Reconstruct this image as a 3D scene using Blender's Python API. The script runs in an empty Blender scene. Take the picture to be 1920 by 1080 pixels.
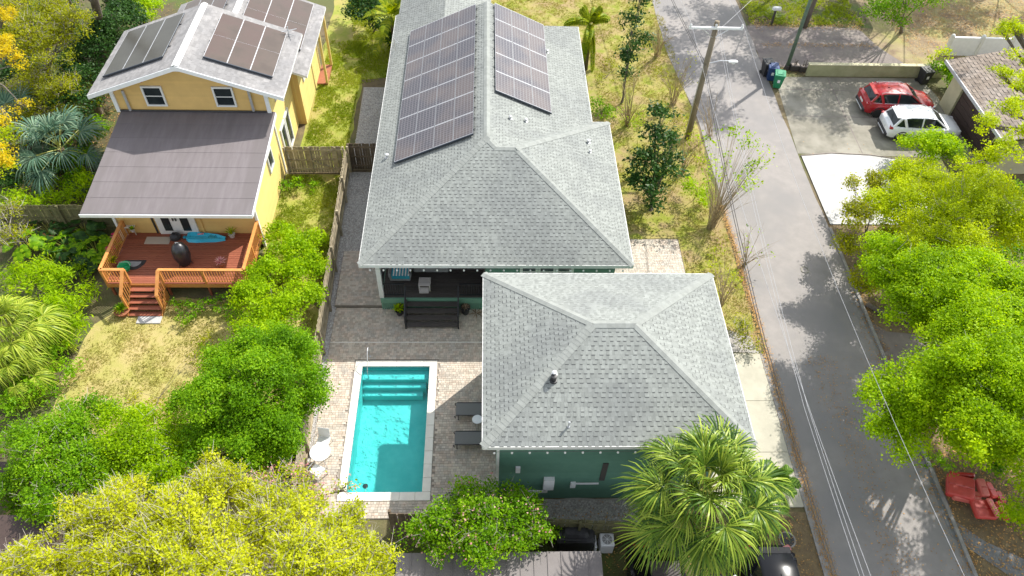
import bpy, bmesh, math, random
import numpy as np
from mathutils import Vector, Matrix
random.seed(7); rng = np.random.default_rng(7)
R = math.radians
SC = bpy.context.scene
COL = SC.collection

# ------------------------------------------------------------------ camera, light, exposure
CAM_H = 28.0
F_PX = 1414.97 / 1920.0
pitch, yaw, roll = 0.859747, 0.0533700, 0.0425735
cf = Vector((math.sin(yaw)*math.cos(pitch), math.cos(yaw)*math.cos(pitch), -math.sin(pitch)))
cr0 = Vector((math.cos(yaw), -math.sin(yaw), 0)); cu0 = cr0.cross(cf)
cr = cr0*math.cos(roll) + cu0*math.sin(roll); cu = -cr0*math.sin(roll) + cu0*math.cos(roll)
cam_data = bpy.data.cameras.new('camera'); cam = bpy.data.objects.new('camera', cam_data); COL.objects.link(cam)
M = Matrix((cr, cu, -cf)).transposed().to_4x4(); M.translation = (0, 0, CAM_H)
cam.matrix_world = M
cam_data.sensor_width = 36; cam_data.lens = 36*F_PX; cam_data.clip_end = 1000; cam_data.clip_start = 0.1
SC.camera = cam
def at(px, py, z=0.0):
    """world point at height z seen at photo pixel (px, py): used to survey positions"""
    d = cf*(F_PX*1920) + cr*(px-960) - cu*(py-540)
    t = (CAM_H - z)/-d.z
    return Vector((d.x*t, d.y*t, z))

w = bpy.data.worlds.new('World'); SC.world = w; w.use_nodes = True
nt = w.node_tree; bg = nt.nodes['Background']
sky = nt.nodes.new('ShaderNodeTexSky'); sky.sky_type = 'NISHITA'; sky.sun_disc = False
sun_dir = Vector((0.69, 0.66, 1.0)).normalized()
sky.sun_elevation = math.asin(sun_dir.z); sky.sun_rotation = math.atan2(sun_dir.x, sun_dir.y)
hsv = nt.nodes.new('ShaderNodeHueSaturation'); hsv.inputs['Saturation'].default_value = .32
nt.links.new(sky.outputs[0], hsv.inputs['Color']); nt.links.new(hsv.outputs[0], bg.inputs[0]); bg.inputs[1].default_value = 0.135
sd = bpy.data.lights.new('sun', 'SUN'); sd.energy = 2.85; sd.angle = R(0.55); sd.color = (1.0, 0.96, 0.89)
so = bpy.data.objects.new('sun', sd); COL.objects.link(so); so.rotation_euler = sun_dir.to_track_quat('Z', 'Y').to_euler()
so.location = (30, 30, 60)
SC.view_settings.view_transform = 'Standard'; SC.view_settings.look = 'None'
SC.view_settings.gamma = 1; SC.view_settings.use_curve_mapping = False
SC.view_settings.exposure = 1.24

# ------------------------------------------------------------------ materials
MATS = {}
def mat(name, col=(.5, .5, .5), rough=.8, col2=None, scale=6, detail=4, bump=0, bscale=None, metal=0, tint=0, rnd=0,
        spec=.5, col3=None, scale2=None, stretch=None, coat=0, lo=.35, hi=.65):
    """noise mix of col and col2, optional second larger noise towards col3, per piece brightness from attribute 'tint' or object random"""
    if name in MATS: return MATS[name]
    m = bpy.data.materials.new(name); m.use_nodes = True; MATS[name] = m
    n = m.node_tree.nodes; l = m.node_tree.links; b = n['Principled BSDF']
    b.inputs['Roughness'].default_value = rough; b.inputs['Metallic'].default_value = metal
    b.inputs['Specular IOR Level'].default_value = spec; b.inputs['Coat Weight'].default_value = coat
    tc = n.new('ShaderNodeNewGeometry'); pos = tc.outputs['Position']
    if stretch:
        mp = n.new('ShaderNodeMapping'); mp.inputs['Scale'].default_value = stretch; l.new(pos, mp.inputs[0]); pos = mp.outputs[0]
    out = None
    def noise(s, d=4):
        x = n.new('ShaderNodeTexNoise'); x.inputs['Scale'].default_value = s; x.inputs['Detail'].default_value = d
        x.inputs['Roughness'].default_value = .62; l.new(pos, x.inputs['Vector']); return x.outputs[0]
    def ramp(src, a, c):
        x = n.new('ShaderNodeMapRange'); x.inputs[1].default_value = a; x.inputs[2].default_value = c; l.new(src, x.inputs[0]); return x.outputs[0]
    def mix(f, a, c, mode='MIX'):
        x = n.new('ShaderNodeMix'); x.data_type = 'RGBA'; x.blend_type = mode
        for s, v in ((x.inputs[0], f), (x.inputs[6], a), (x.inputs[7], c)):
            if isinstance(v, (int, float)): s.default_value = v
            elif isinstance(v, tuple): s.default_value = (*v, 1)
            else: l.new(v, s)
        return x.outputs[2]
    cur = col
    if col2: cur = mix(ramp(noise(scale, detail), lo, hi), cur, col2)
    if col3: cur = mix(ramp(noise(scale2 or scale*.2, 3), .45, .62), cur, col3)
    if tint or rnd:
        if tint:
            a = n.new('ShaderNodeAttribute'); a.attribute_name = 'tint'; src = a.outputs['Fac']; k = tint
        else:
            a = n.new('ShaderNodeObjectInfo'); src = a.outputs['Random']; k = rnd
        x = n.new('ShaderNodeMapRange'); x.inputs[3].default_value = 1-k; x.inputs[4].default_value = 1+k; l.new(src, x.inputs[0])
        cm = n.new('ShaderNodeCombineColor')
        for i in range(3): l.new(x.outputs[0], cm.inputs[i])
        cur = mix(1.0, cur, cm.outputs[0], 'MULTIPLY')
    if isinstance(cur, tuple): b.inputs['Base Color'].default_value = (*cur, 1)
    else: l.new(cur, b.inputs['Base Color'])
    if bump:
        bp = n.new('ShaderNodeBump'); bp.inputs['Strength'].default_value = bump; bp.inputs['Distance'].default_value = .03
        l.new(noise(bscale or scale*2, 5), bp.inputs['Height']); l.new(bp.outputs[0], b.inputs['Normal'])
    return m

def leafmat(name, dark, mid, light, trans=.4, rough=.5):
    trans = min(.55, trans+.08) if name.startswith('leaf') else trans
    m = bpy.data.materials.new(name); m.use_nodes = True; n = m.node_tree.nodes; l = m.node_tree.links
    n.remove(n['Principled BSDF'])
    a = n.new('ShaderNodeAttribute'); a.attribute_name = 'tint'
    cr_ = n.new('ShaderNodeValToRGB'); e = cr_.color_ramp.elements
    e[0].color = (.16, .08, .03, 1) if name.startswith('leaf') else (*dark, 1); e[1].color = (*light, 1); x = e.new(.5); x.color = (*mid, 1); x = e.new(.07); x.color = (*dark, 1)
    l.new(a.outputs['Fac'], cr_.inputs[0])
    d = n.new('ShaderNodeBsdfPrincipled'); d.inputs['Roughness'].default_value = rough; d.inputs['Specular IOR Level'].default_value = .15
    l.new(cr_.outputs[0], d.inputs['Base Color'])
    t = n.new('ShaderNodeBsdfTranslucent'); hs = n.new('ShaderNodeHueSaturation'); hs.inputs['Value'].default_value = 1.25; hs.inputs['Saturation'].default_value = 1.1
    hs.inputs['Hue'].default_value = .49
    l.new(cr_.outputs[0], hs.inputs['Color']); l.new(hs.outputs[0], t.inputs['Color'])
    mx = n.new('ShaderNodeMixShader'); mx.inputs[0].default_value = trans
    l.new(d.outputs[0], mx.inputs[1]); l.new(t.outputs[0], mx.inputs[2]); l.new(mx.outputs[0], n['Material Output'].inputs[0])
    MATS[name] = m; return m

# ------------------------------------------------------------------ mesh helpers
class MB:
    def __init__(s): s.v = []; s.f = []; s.t = []; s.m = []
    def add(s, vs, fs, tint=None, mi=0):
        o = len(s.v); s.v += [tuple(p) for p in vs]; s.f += [tuple(i+o for i in f) for f in fs]
        if tint is None: tint = random.random()
        s.t += [tint]*len(vs); s.m += [mi]*len(fs); return s
    def box(s, c, d, rz=0, tint=None, rot=None, bottom=True, mi=0):
        hx, hy, hz = d[0]/2, d[1]/2, d[2]/2
        vs = [Vector((x*hx, y*hy, z*hz)) for z in (-1, 1) for x, y in ((-1, -1), (1, -1), (1, 1), (-1, 1))]
        if rot is not None: vs = [rot @ p for p in vs]
        elif rz: r = Matrix.Rotation(rz, 3, 'Z'); vs = [r @ p for p in vs]
        vs = [p + Vector(c) for p in vs]
        fs = [(4, 5, 6, 7), (0, 1, 5, 4), (1, 2, 6, 5), (2, 3, 7, 6), (3, 0, 4, 7)]
        if bottom: fs.append((3, 2, 1, 0))
        return s.add(vs, fs, tint, mi)
    def b2(s, x0, x1, y0, y1, z0, z1, **k): return s.box(((x0+x1)/2, (y0+y1)/2, (z0+z1)/2), (abs(x1-x0), abs(y1-y0), abs(z1-z0)), **k)
    def bevbox(s, c, d, bv=.03, rz=0, rot=None, tint=None, mi=0):
        x, y, z = d[0]/2, d[1]/2, d[2]/2; vs = []
        for zz, ins in ((-z, bv), (-z+bv, 0), (z-bv, 0), (z, bv)):
            X, Y = x-ins, y-ins; b = bv
            vs += [Vector(p) for p in ((-X+b, -Y, zz), (X-b, -Y, zz), (X, -Y+b, zz), (X, Y-b, zz), (X-b, Y, zz), (-X+b, Y, zz), (-X, Y-b, zz), (-X, -Y+b, zz))]
        fs = [tuple(range(7, -1, -1)), tuple(range(24, 32))]
        for k in range(3):
            for i in range(8): j = (i+1) % 8; fs.append((k*8+i, k*8+j, k*8+8+j, k*8+8+i))
        r = rot if rot is not None else Matrix.Rotation(rz, 3, 'Z')
        return s.add([r @ p + Vector(c) for p in vs], fs, tint, mi)
    def tube(s, pts, r, n=6, cap=True, tint=None, mi=0):
        pts = [Vector(p) for p in pts]; k = len(pts)
        rs = r if isinstance(r, (list, tuple)) else [r]*k
        vs = []; up = Vector((0, 0, 1))
        for i, p in enumerate(pts):
            d = (pts[min(i+1, k-1)] - pts[max(i-1, 0)]).normalized()
            a = d.cross(up if abs(d.z) < .9 else Vector((1, 0, 0))).normalized(); b = a.cross(d)
            vs += [p + (a*math.cos(q) + b*math.sin(q))*rs[i] for q in [2*math.pi*j/n for j in range(n)]]
        fs = [(i*n+j, i*n+(j+1) % n, (i+1)*n+(j+1) % n, (i+1)*n+j) for i in range(k-1) for j in range(n)]
        if cap: fs += [tuple(range(n-1, -1, -1)), tuple(range((k-1)*n, k*n))]
        return s.add(vs, fs, tint, mi)
    def prism(s, poly, z0, z1, tint=None, mi=0):
        n = len(poly); vs = [(x, y, z0) for x, y in poly] + [(x, y, z1) for x, y in poly]
        return s.add(vs, [tuple(range(n-1, -1, -1)), tuple(range(n, 2*n))] + [(i, (i+1) % n, (i+1) % n+n, i+n) for i in range(n)], tint, mi)
    def extr(s, poly, d, tint=None, mi=0):
        """3D polygon extruded by vector d"""
        poly = [Vector(p) for p in poly]; d = Vector(d); n = len(poly)
        return s.add(poly + [p+d for p in poly], [tuple(range(n-1, -1, -1)), tuple(range(n, 2*n))] + [(i, (i+1) % n, (i+1) % n+n, i+n) for i in range(n)], tint, mi)
    def lathe(s, c, prof, n=16, tint=None, mi=0, rot=None):
        vs = []
        for r_, z in prof:
            for j in range(n):
                p = Vector((r_*math.cos(2*math.pi*j/n), r_*math.sin(2*math.pi*j/n), z))
                if rot is not None: p = rot @ p
                vs.append(p + Vector(c))
        k = len(prof)
        fs = [(i*n+j, i*n+(j+1) % n, (i+1)*n+(j+1) % n, (i+1)*n+j) for i in range(k-1) for j in range(n)]
        fs += [tuple(range(n-1, -1, -1)), tuple(range((k-1)*n, k*n))]
        return s.add(vs, fs, tint, mi)
    def mesh(s, name, m=None):
        me = bpy.data.meshes.new(name); me.from_pydata(s.v, [], s.f)
        a = me.attributes.new('tint', 'FLOAT', 'POINT'); a.data.foreach_set('value', np.array(s.t, dtype=np.float32))
        for q in (m if isinstance(m, (list, tuple)) else [m]): me.materials.append(MATS[q] if isinstance(q, str) else q)
        if isinstance(m, (list, tuple)): me.polygons.foreach_set('material_index', s.m)
        me.update(); return me
    def build(s, name, m, parent=None, smooth=False, **tags):
        o = link(name, s.mesh(name, m), parent, **tags)
        if smooth: o.data.polygons.foreach_set('use_smooth', [True]*len(o.data.polygons))
        return o
def link(name, data, parent=None, label=None, cat=None, group=None, kind=None, loc=None):
    o = bpy.data.objects.new(name, data); COL.objects.link(o)
    if parent: o.parent = parent
    if label: o['label'] = label
    if cat: o['category'] = cat
    if group: o['group'] = group
    if kind: o['kind'] = kind
    if loc is not None: o.location = loc
    return o
def thing(name, label, cat, loc=(0, 0, 0), rz=0, group=None):
    o = link(name, None, None, label, cat, group); o.location = loc; o.rotation_euler.z = rz; o.empty_display_size = .3; return o
def children(o): return CH.get(o.name, [])
def copy_tree(root, loc, rz=None, label=None, scale=None):
    ch = [c for c in bpy.data.objects if c.parent == root]
    r = root.copy(); COL.objects.link(r); r.location = loc
    if rz is not None: r.rotation_euler.z = rz
    if label: r['label'] = label
    if scale: r.scale = (scale,)*3
    for c in ch:
        gs = [g for g in bpy.data.objects if g.parent == c]
        d = c.copy(); COL.objects.link(d); d.parent = r
        for g in gs: h = g.copy(); COL.objects.link(h); h.parent = d
    return r
def npmesh(name, V, F, T, m, smooth=False):
    """numpy quads -> mesh"""
    me = bpy.data.meshes.new(name); nv, nf, k = len(V), len(F), F.shape[1]
    me.vertices.add(nv); me.vertices.foreach_set('co', V.astype(np.float32).ravel())
    me.loops.add(nf*k); me.loops.foreach_set('vertex_index', F.astype(np.int32).ravel())
    me.polygons.add(nf); me.polygons.foreach_set('loop_start', np.arange(0, nf*k, k, dtype=np.int32)); me.polygons.foreach_set('loop_total', np.full(nf, k, dtype=np.int32))
    a = me.attributes.new('tint', 'FLOAT', 'POINT'); a.data.foreach_set('value', T.astype(np.float32))
    me.materials.append(MATS[m]); me.update(calc_edges=True)
    return me
def clip(poly, a, b):
    """clip 2D polygon to the left of line a->b"""
    out = []; n = len(poly)
    def sd_(p): return (b[0]-a[0])*(p[1]-a[1]) - (b[1]-a[1])*(p[0]-a[0])
    for i in range(n):
        p, q = poly[i], poly[(i+1) % n]; sp, sq = sd_(p), sd_(q)
        if sp >= 0: out.append(p)
        if (sp >= 0) != (sq >= 0):
            t = sp/(sp-sq); out.append((p[0]+(q[0]-p[0])*t, p[1]+(q[1]-p[1])*t))
    return out
def area(poly): return abs(sum(poly[i][0]*poly[(i+1) % len(poly)][1]-poly[(i+1) % len(poly)][0]*poly[i][1] for i in range(len(poly))))/2
def courses(poly3, rowh, wmin, wmax, thick, e=None, holes=(), lap=1.15, gap=.0, vstart=0, band=0):
    """cover a (convex or not) planar 3D polygon with overlapping rows of pieces; first edge = bottom edge.
       yields (verts, faces, centre, piece key)"""
    P = [Vector(p) for p in poly3]; O = P[0]
    e = (P[1]-P[0]).normalized() if e is None else Vector(e).normalized()
    nrm = Vector((0, 0, 0))
    for i in range(len(P)): nrm += (P[i]-O).cross(P[(i+1) % len(P)]-O)
    nrm.normalize(); s_ = nrm.cross(e)
    q = [((p-O).dot(e), (p-O).dot(s_)) for p in P]
    tris = []
    # split to convex pieces through ear fan from tessellation
    from mathutils.geometry import tessellate_polygon
    conv = [q] if is_convex(q) else [[q[i] for i in t] for t in tessellate_polygon([[Vector((x, y, 0)) for x, y in q]])]
    conv = [c if signed(c) > 0 else c[::-1] for c in conv]
    vmax = max(p[1] for p in q); umin = min(p[0] for p in q); umax = max(p[0] for p in q)
    res = []
    j = 0; v = vstart
    while v < vmax:
        u = umin - random.random()*wmax*2; k_ = 0
        while u < umax:
            wd = random.uniform(wmin, wmax); k_ += 1; t = thick[k_ % len(thick)] if random.random() < .88 else thick[0]
            for c in conv:
                r_ = [(u+gap, v), (u+wd-gap, v), (u+wd-gap, v+rowh*lap), (u+gap, v+rowh*lap)]
                for i in range(len(c)):
                    r_ = clip(r_, c[i], c[(i+1) % len(c)])
                    if len(r_) < 3: break
                if len(r_) < 3 or area(r_) < 2e-4: continue
                n = len(r_)
                top = [O + e*a + s_*b + nrm*(.003 + t*max(0, 1-(b-v)/(rowh*lap))) for a, b in r_]
                bot = [O + e*a + s_*b - nrm*.002 for a, b in r_]
                vv = bot+top; ff = [tuple(range(n, 2*n))] + [(i, (i+1) % n, (i+1) % n+n, i+n) for i in range(n)]
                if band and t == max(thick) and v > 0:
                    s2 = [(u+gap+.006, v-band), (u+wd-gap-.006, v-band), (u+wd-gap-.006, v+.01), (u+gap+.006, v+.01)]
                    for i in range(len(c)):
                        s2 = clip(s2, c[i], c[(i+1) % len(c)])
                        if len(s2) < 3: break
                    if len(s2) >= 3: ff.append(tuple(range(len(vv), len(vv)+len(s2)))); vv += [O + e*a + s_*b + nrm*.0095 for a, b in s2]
                res.append((vv, ff, sum(top, Vector())/n, n == 4 and area(r_) > .9*wd*rowh))
            u += wd
        v += rowh; j += 1
    return res
def signed(p): return sum(p[i][0]*p[(i+1) % len(p)][1]-p[(i+1) % len(p)][0]*p[i][1] for i in range(len(p)))
def is_convex(p):
    s = signed(p); n = len(p)
    for i in range(n):
        a, b, c = p[i-1], p[i], p[(i+1) % n]
        if ((b[0]-a[0])*(c[1]-b[1])-(b[1]-a[1])*(c[0]-b[0]))*s < -1e-9: return False
    return True
def sheet(name, pts, z, m, wob=.0, kind='structure', parent=None, step=.8):
    out = []; n = len(pts)
    for i in range(n):
        a, b = Vector((*pts[i], 0)), Vector((*pts[(i+1) % n], 0)); L = (b-a).length; k = max(1, int(L/step)) if wob else 1
        for j in range(k):
            p = a.lerp(b, j/k)
            if wob and j: p += Vector((random.uniform(-wob, wob), random.uniform(-wob, wob), 0))
            out.append((p.x, p.y))
    bm = bmesh.new(); vs = [bm.verts.new((x, y, z)) for x, y in out]; f = bm.faces.new(vs); bmesh.ops.triangulate(bm, faces=[f])
    for f in bm.faces:
        f.normal_update()
        if f.normal.z < 0: f.normal_flip()
    me = bpy.data.meshes.new(name); bm.to_mesh(me); bm.free(); me.materials.append(MATS[m])
    return link(name, me, parent, kind=kind)

# ------------------------------------------------------------------ materials list
mat('earth', (.10, .075, .045), .95, (.19, .15, .075), 1.6, 8, bump=.9, bscale=12, col3=(.10, .11, .035), scale2=.22)
mat('lawn_dry', (.44, .35, .15), .95, (.38, .32, .11), 1.3, 8, bump=.5, bscale=22, col3=(.34, .32, .08), scale2=.55)
mat('lawn_green', (.22, .27, .03), .95, (.30, .31, .05), 2.2, 8, bump=.6, bscale=22, col3=(.35, .30, .09), scale2=.7)
mat('lawn_worn', (.33, .28, .085), .95, (.21, .235, .02), 1.4, 9, bump=.6, bscale=20, col3=(.30, .22, .10), scale2=.6, lo=.42, hi=.58)
mat('forest_floor', (.075, .06, .03), .95, (.12, .10, .045), 2.5, 8, bump=.9, bscale=16, col3=(.08, .11, .02), scale2=.5)
mat('sandy_yard', (.33, .26, .15), .95, (.19, .135, .085), 1.1, 8, bump=.6, bscale=14, col3=(.30, .27, .10), scale2=.4)
mat('leaf_litter_ground', (.13, .095, .055), .95, (.22, .16, .08), 3.5, 8, bump=.9, bscale=18)
mat('asphalt', (.255, .236, .223), .9, (.30, .275, .258), 1.6, 9, bump=.3, bscale=60, col3=(.235, .222, .215), scale2=.25)
mat('old_asphalt', (.17, .14, .135), .9, (.24, .205, .18), .8, 8, bump=.35, bscale=40)
mat('patch_asphalt', (.16, .16, .165), .9, (.20, .2, .2), 2, 4, bump=.3, bscale=60)
mat('concrete_cream', (.47, .44, .35), .9, (.39, .365, .29), 1.2, 7, bump=.2, bscale=30)
mat('concrete_drive', (.26, .24, .195), .9, (.17, .16, .125), 1.1, 8, bump=.25, bscale=25, col3=(.31, .29, .24), scale2=.5)
mat('concrete_white', (.52, .51, .495), .85, (.40, .39, .375), 1.3, 8, bump=.15, bscale=30)
mat('curb', (.33, .31, .29), .9, (.22, .21, .2), 3, 5, bump=.3)
mat('gravel_bed', (.33, .31, .29), .95, (.44, .42, .40), 14, 4, bump=1, bscale=30, col3=(.33, .30, .27), scale2=.8)
mat('gravel_stone', (.42, .405, .385), .9, tint=.35)
mat('joint_sand', (.30, .26, .22), .95, (.24, .21, .18), 8, 3)
mat('paver', (.54, .475, .385), .85, (.43, .39, .34), .9, 5, tint=.2, bump=.2, bscale=40, col3=(.50, .41, .33), scale2=3.1)
mat('coping', (.80, .77, .69), .7, (.70, .67, .60), 2, 4)
mat('pool_plaster', (.075, .52, .50), .6, (.13, .60, .57), 1.3, 6)
mat('pool_tile', (.10, .33, .37), .3, (.15, .42, .45), 18, 2)
mat('shingle', (.222, .236, .220), .92, (.268, .284, .264), 7, 5, tint=.13, bump=.25, bscale=90, col3=(.205, .218, .208), scale2=.38)
mat('shingle_piece', (.222, .236, .220), .92, (.268, .284, .264), 7, 5, rnd=.13, bump=.25, bscale=90, col3=(.205, .218, .208), scale2=.38)
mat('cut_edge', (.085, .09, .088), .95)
mat('cut_edge_pale', (.22, .22, .22), .95)
mat('shingle_cap', (.235, .248, .231), .92, (.275, .290, .270), 5, 4, rnd=.07, bump=.2, bscale=90)
mat('soffit', (.70, .72, .70), .7)
mat('green_paint', (.085, .195, .142), .6, (.098, .215, .157), 3, 4, tint=.05)
mat('green_trim', (.13, .28, .20), .55, (.15, .30, .215), 3, 4)
mat('white_paint', (.72, .72, .69), .5, (.66, .66, .63), 4, 3)
mat('white_metal', (.80, .81, .82), .35, (.74, .75, .76), 4, 3)
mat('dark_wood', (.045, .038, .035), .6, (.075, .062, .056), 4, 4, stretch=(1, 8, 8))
mat('porch_board', (.06, .052, .048), .6, (.09, .078, .07), 3, 4, stretch=(1, 10, 1), rnd=.15)
mat('black_metal', (.018, .019, .023), .35, (.028, .029, .033), 5, 3)
mat('black_plastic', (.02, .02, .022), .5, (.035, .035, .038), 5, 3)
mat('dark_glass', (.012, .018, .020), .06, (.022, .03, .03), 1.5, 2, spec=.45)
mat('window_glass', (.03, .055, .06), .05, (.08, .12, .12), 2.0, 2, spec=.9)
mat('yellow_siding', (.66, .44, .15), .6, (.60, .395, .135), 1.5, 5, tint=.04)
mat('yellow_sunlit_siding', (.72, .56, .20), .6, (.68, .52, .18), 1.5, 5, tint=.04)  # lighter copy of the yellow siding: sunlight put into the colour of sun-facing parts
mat('old_shingle', (.23, .222, .218), .93, (.31, .30, .295), 2.2, 7, tint=.12, bump=.25, bscale=80, col3=(.22, .215, .215), scale2=.7)
mat('old_shingle_piece', (.23, .222, .218), .93, (.31, .30, .295), 2.2, 7, rnd=.12, bump=.25, bscale=80, col3=(.22, .215, .215), scale2=.7)
mat('rolled_roof', (.178, .158, .161), .85, (.150, .131, .134), 1.6, 7, bump=.15, bscale=40, col3=(.145, .128, .128), scale2=.42, stretch=(3.6, .45, 1), rnd=.05)
mat('ridge_metal', (.82, .82, .80), .6, (.75, .75, .73), 3, 3)
mat('deck_board', (.30, .095, .05), .55, (.23, .065, .035), 3, 5, stretch=(1.2, 9, 1), rnd=.18)
mat('rail_wood', (.60, .27, .075), .55, (.50, .20, .05), 3, 5, rnd=.12)
mat('fence_wood', (.40, .34, .23), .9, (.25, .205, .135), 3, 6, bump=.4, rnd=.2)
mat('dark_fence', (.17, .125, .08), .9, (.10, .075, .05), 3, 6, bump=.4, rnd=.22)
mat('olive_fence', (.17, .15, .07), .9, (.11, .11, .05), 3, 6, bump=.4, rnd=.2)
mat('pole_wood', (.26, .215, .15), .9, (.17, .14, .095), 6, 6, bump=.5, stretch=(1, 1, .15))
mat('green_pole', (.14, .20, .15), .8, (.10, .15, .11), 4, 5)
mat('galvanised', (.62, .63, .64), .35, (.5, .51, .52), 6, 3, metal=.5)
mat('wire', (.42, .42, .43), .5)
mat('dark_wire', (.06, .055, .05), .7)
mat('red_paint', (.42, .02, .02), .25, coat=.6)
mat('red_car', (.40, .008, .016), .3, (.36, .007, .014), 2, 2, coat=.5, spec=.4)
mat('white_car', (.82, .83, .85), .22, coat=1, spec=.6)
mat('black_car', (.012, .013, .016), .2, coat=0, spec=.15)
mat('grey_car', (.25, .27, .29), .3, coat=1, metal=.3)
mat('rubber', (.02, .02, .02), .85)
mat('alloy', (.30, .30, .31), .3, metal=.8)
mat('lamp_red', (.35, .01, .012), .15, coat=1)
mat('lamp_clear', (.75, .77, .8), .1, coat=1)
mat('plate', (.75, .77, .75), .4)
mat('bin_green', (.015, .22, .10), .45, (.02, .26, .12), 5, 3)
mat('bin_blue', (.02, .05, .16), .45)
mat('cream_stucco', (.60, .55, .36), .85, (.52, .48, .31), 1.5, 6, bump=.2, bscale=30)
mat('moss_wall', (.44, .43, .25), .9, (.32, .32, .17), 1.5, 6, bump=.3, bscale=20)
mat('door_brown', (.052, .034, .028), .6, (.07, .045, .038), 4, 3, stretch=(1, 1, 6))
mat('brown_tile', (.185, .145, .115), .9, (.27, .22, .18), 2.5, 6, tint=.25, bump=.3, bscale=40, col3=(.26, .22, .19), scale2=.8)
mat('brown_tile_piece', (.185, .145, .115), .9, (.27, .22, .18), 2.5, 6, rnd=.25, bump=.3, bscale=40, col3=(.26, .22, .19), scale2=.8)
mat('metal_roof', (.165, .145, .14), .5, (.20, .178, .17), .8, 6, bump=.1, rnd=.06)
mat('lounger_mesh', (.17, .17, .165), .8, (.16, .16, .155), 20, 2)
mat('grey_cushion', (.24, .24, .24), .9, (.28, .28, .28), 12, 2)
mat('teal_stripe', (.03, .30, .40), .9)
mat('cream_cloth', (.75, .74, .68), .9)
mat('pale_plastic', (.52, .48, .45), .6, rnd=.08)
mat('red_cushion', (.60, .06, .045), .5, (.50, .05, .04), 4, 4, bump=.2, rnd=.14)
mat('pale_red_cushion', (.62, .15, .12), .5, (.54, .11, .09), 4, 4, bump=.2)
mat('blue_plastic', (.03, .42, .62), .45, (.04, .48, .68), 5, 3)
mat('terracotta', (.36, .13, .06), .8, (.28, .1, .05), 5, 4)
mat('green_plastic', (.02, .32, .12), .45)
mat('pink_petal', (.75, .04, .16), .6, (.85, .15, .28), 9, 3)
mat('magenta_petal', (.62, .20, .26), .7, (.70, .34, .36), 9, 3)
mat('tan_cloth', (.45, .38, .30), .9)
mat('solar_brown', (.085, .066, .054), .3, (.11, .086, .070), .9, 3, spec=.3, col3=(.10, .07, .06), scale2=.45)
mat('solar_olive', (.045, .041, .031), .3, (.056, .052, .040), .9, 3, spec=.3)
mat('panel_frame', (.50, .51, .53), .5)
mat('panel_edge', (.035, .045, .06), .4)
mat('bark', (.18, .15, .125), .95, (.11, .09, .07), 7, 6, bump=.7, stretch=(1, 1, .25))
mat('pale_bark', (.42, .38, .33), .9, (.30, .27, .23), 7, 6, bump=.5, stretch=(1, 1, .25))
mat('tan_stem', (.42, .33, .20), .9, (.32, .24, .14), 7, 4, tint=.3)
mat('palm_bark', (.21, .165, .12), .95, (.13, .10, .07), 9, 6, bump=.8)
mat('petiole', (.42, .42, .08), .5, (.34, .36, .07), 4, 3)
mat('litter', (.40, .20, .06), .9, (.50, .30, .10), 6, 3, tint=.45)
mat('boulder', (.30, .25, .22), .9, (.2, .17, .15), 3, 6, bump=.5)

leafmat('leaf_yellow', (.27, .32, .010), (.50, .55, .014), (.70, .71, .05), .42)
leafmat('leaf_lime', (.19, .28, .002), (.42, .53, .003), (.62, .69, .012), .45)
leafmat('leaf_bright', (.10, .20, .002), (.31, .50, .003), (.54, .68, .010), .45)
leafmat('leaf_mid', (.05, .14, .004), (.17, .36, .006), (.37, .56, .018), .42)
leafmat('leaf_dark', (.015, .045, .010), (.035, .095, .018), (.08, .16, .03), .25, .4)
leafmat('leaf_olive', (.14, .17, .006), (.30, .34, .008), (.50, .48, .02), .4)
leafmat('leaf_gold', (.34, .28, .01), (.62, .50, .012), (.80, .65, .03), .4)
leafmat('fan_green', (.03, .075, .012), (.12, .21, .018), (.36, .44, .06), .22, .35)
leafmat('fan_lime', (.14, .22, .02), (.28, .38, .03), (.46, .52, .07), .35, .4)
leafmat('fan_blue', (.06, .13, .09), (.12, .22, .14), (.26, .36, .24), .2, .4)
leafmat('frond_lime', (.12, .20, .01), (.28, .36, .015), (.46, .48, .03), .4)
leafmat('frond_green', (.04, .10, .012), (.10, .20, .02), (.2, .32, .04), .3)
leafmat('dead_frond', (.14, .09, .05), (.26, .18, .11), (.38, .29, .2), .1)
leafmat('grass', (.26, .28, .05), (.38, .36, .09), (.50, .44, .17), .4, .8)
leafmat('grass_green', (.18, .26, .02), (.30, .38, .03), (.42, .45, .07), .4, .8)

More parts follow.
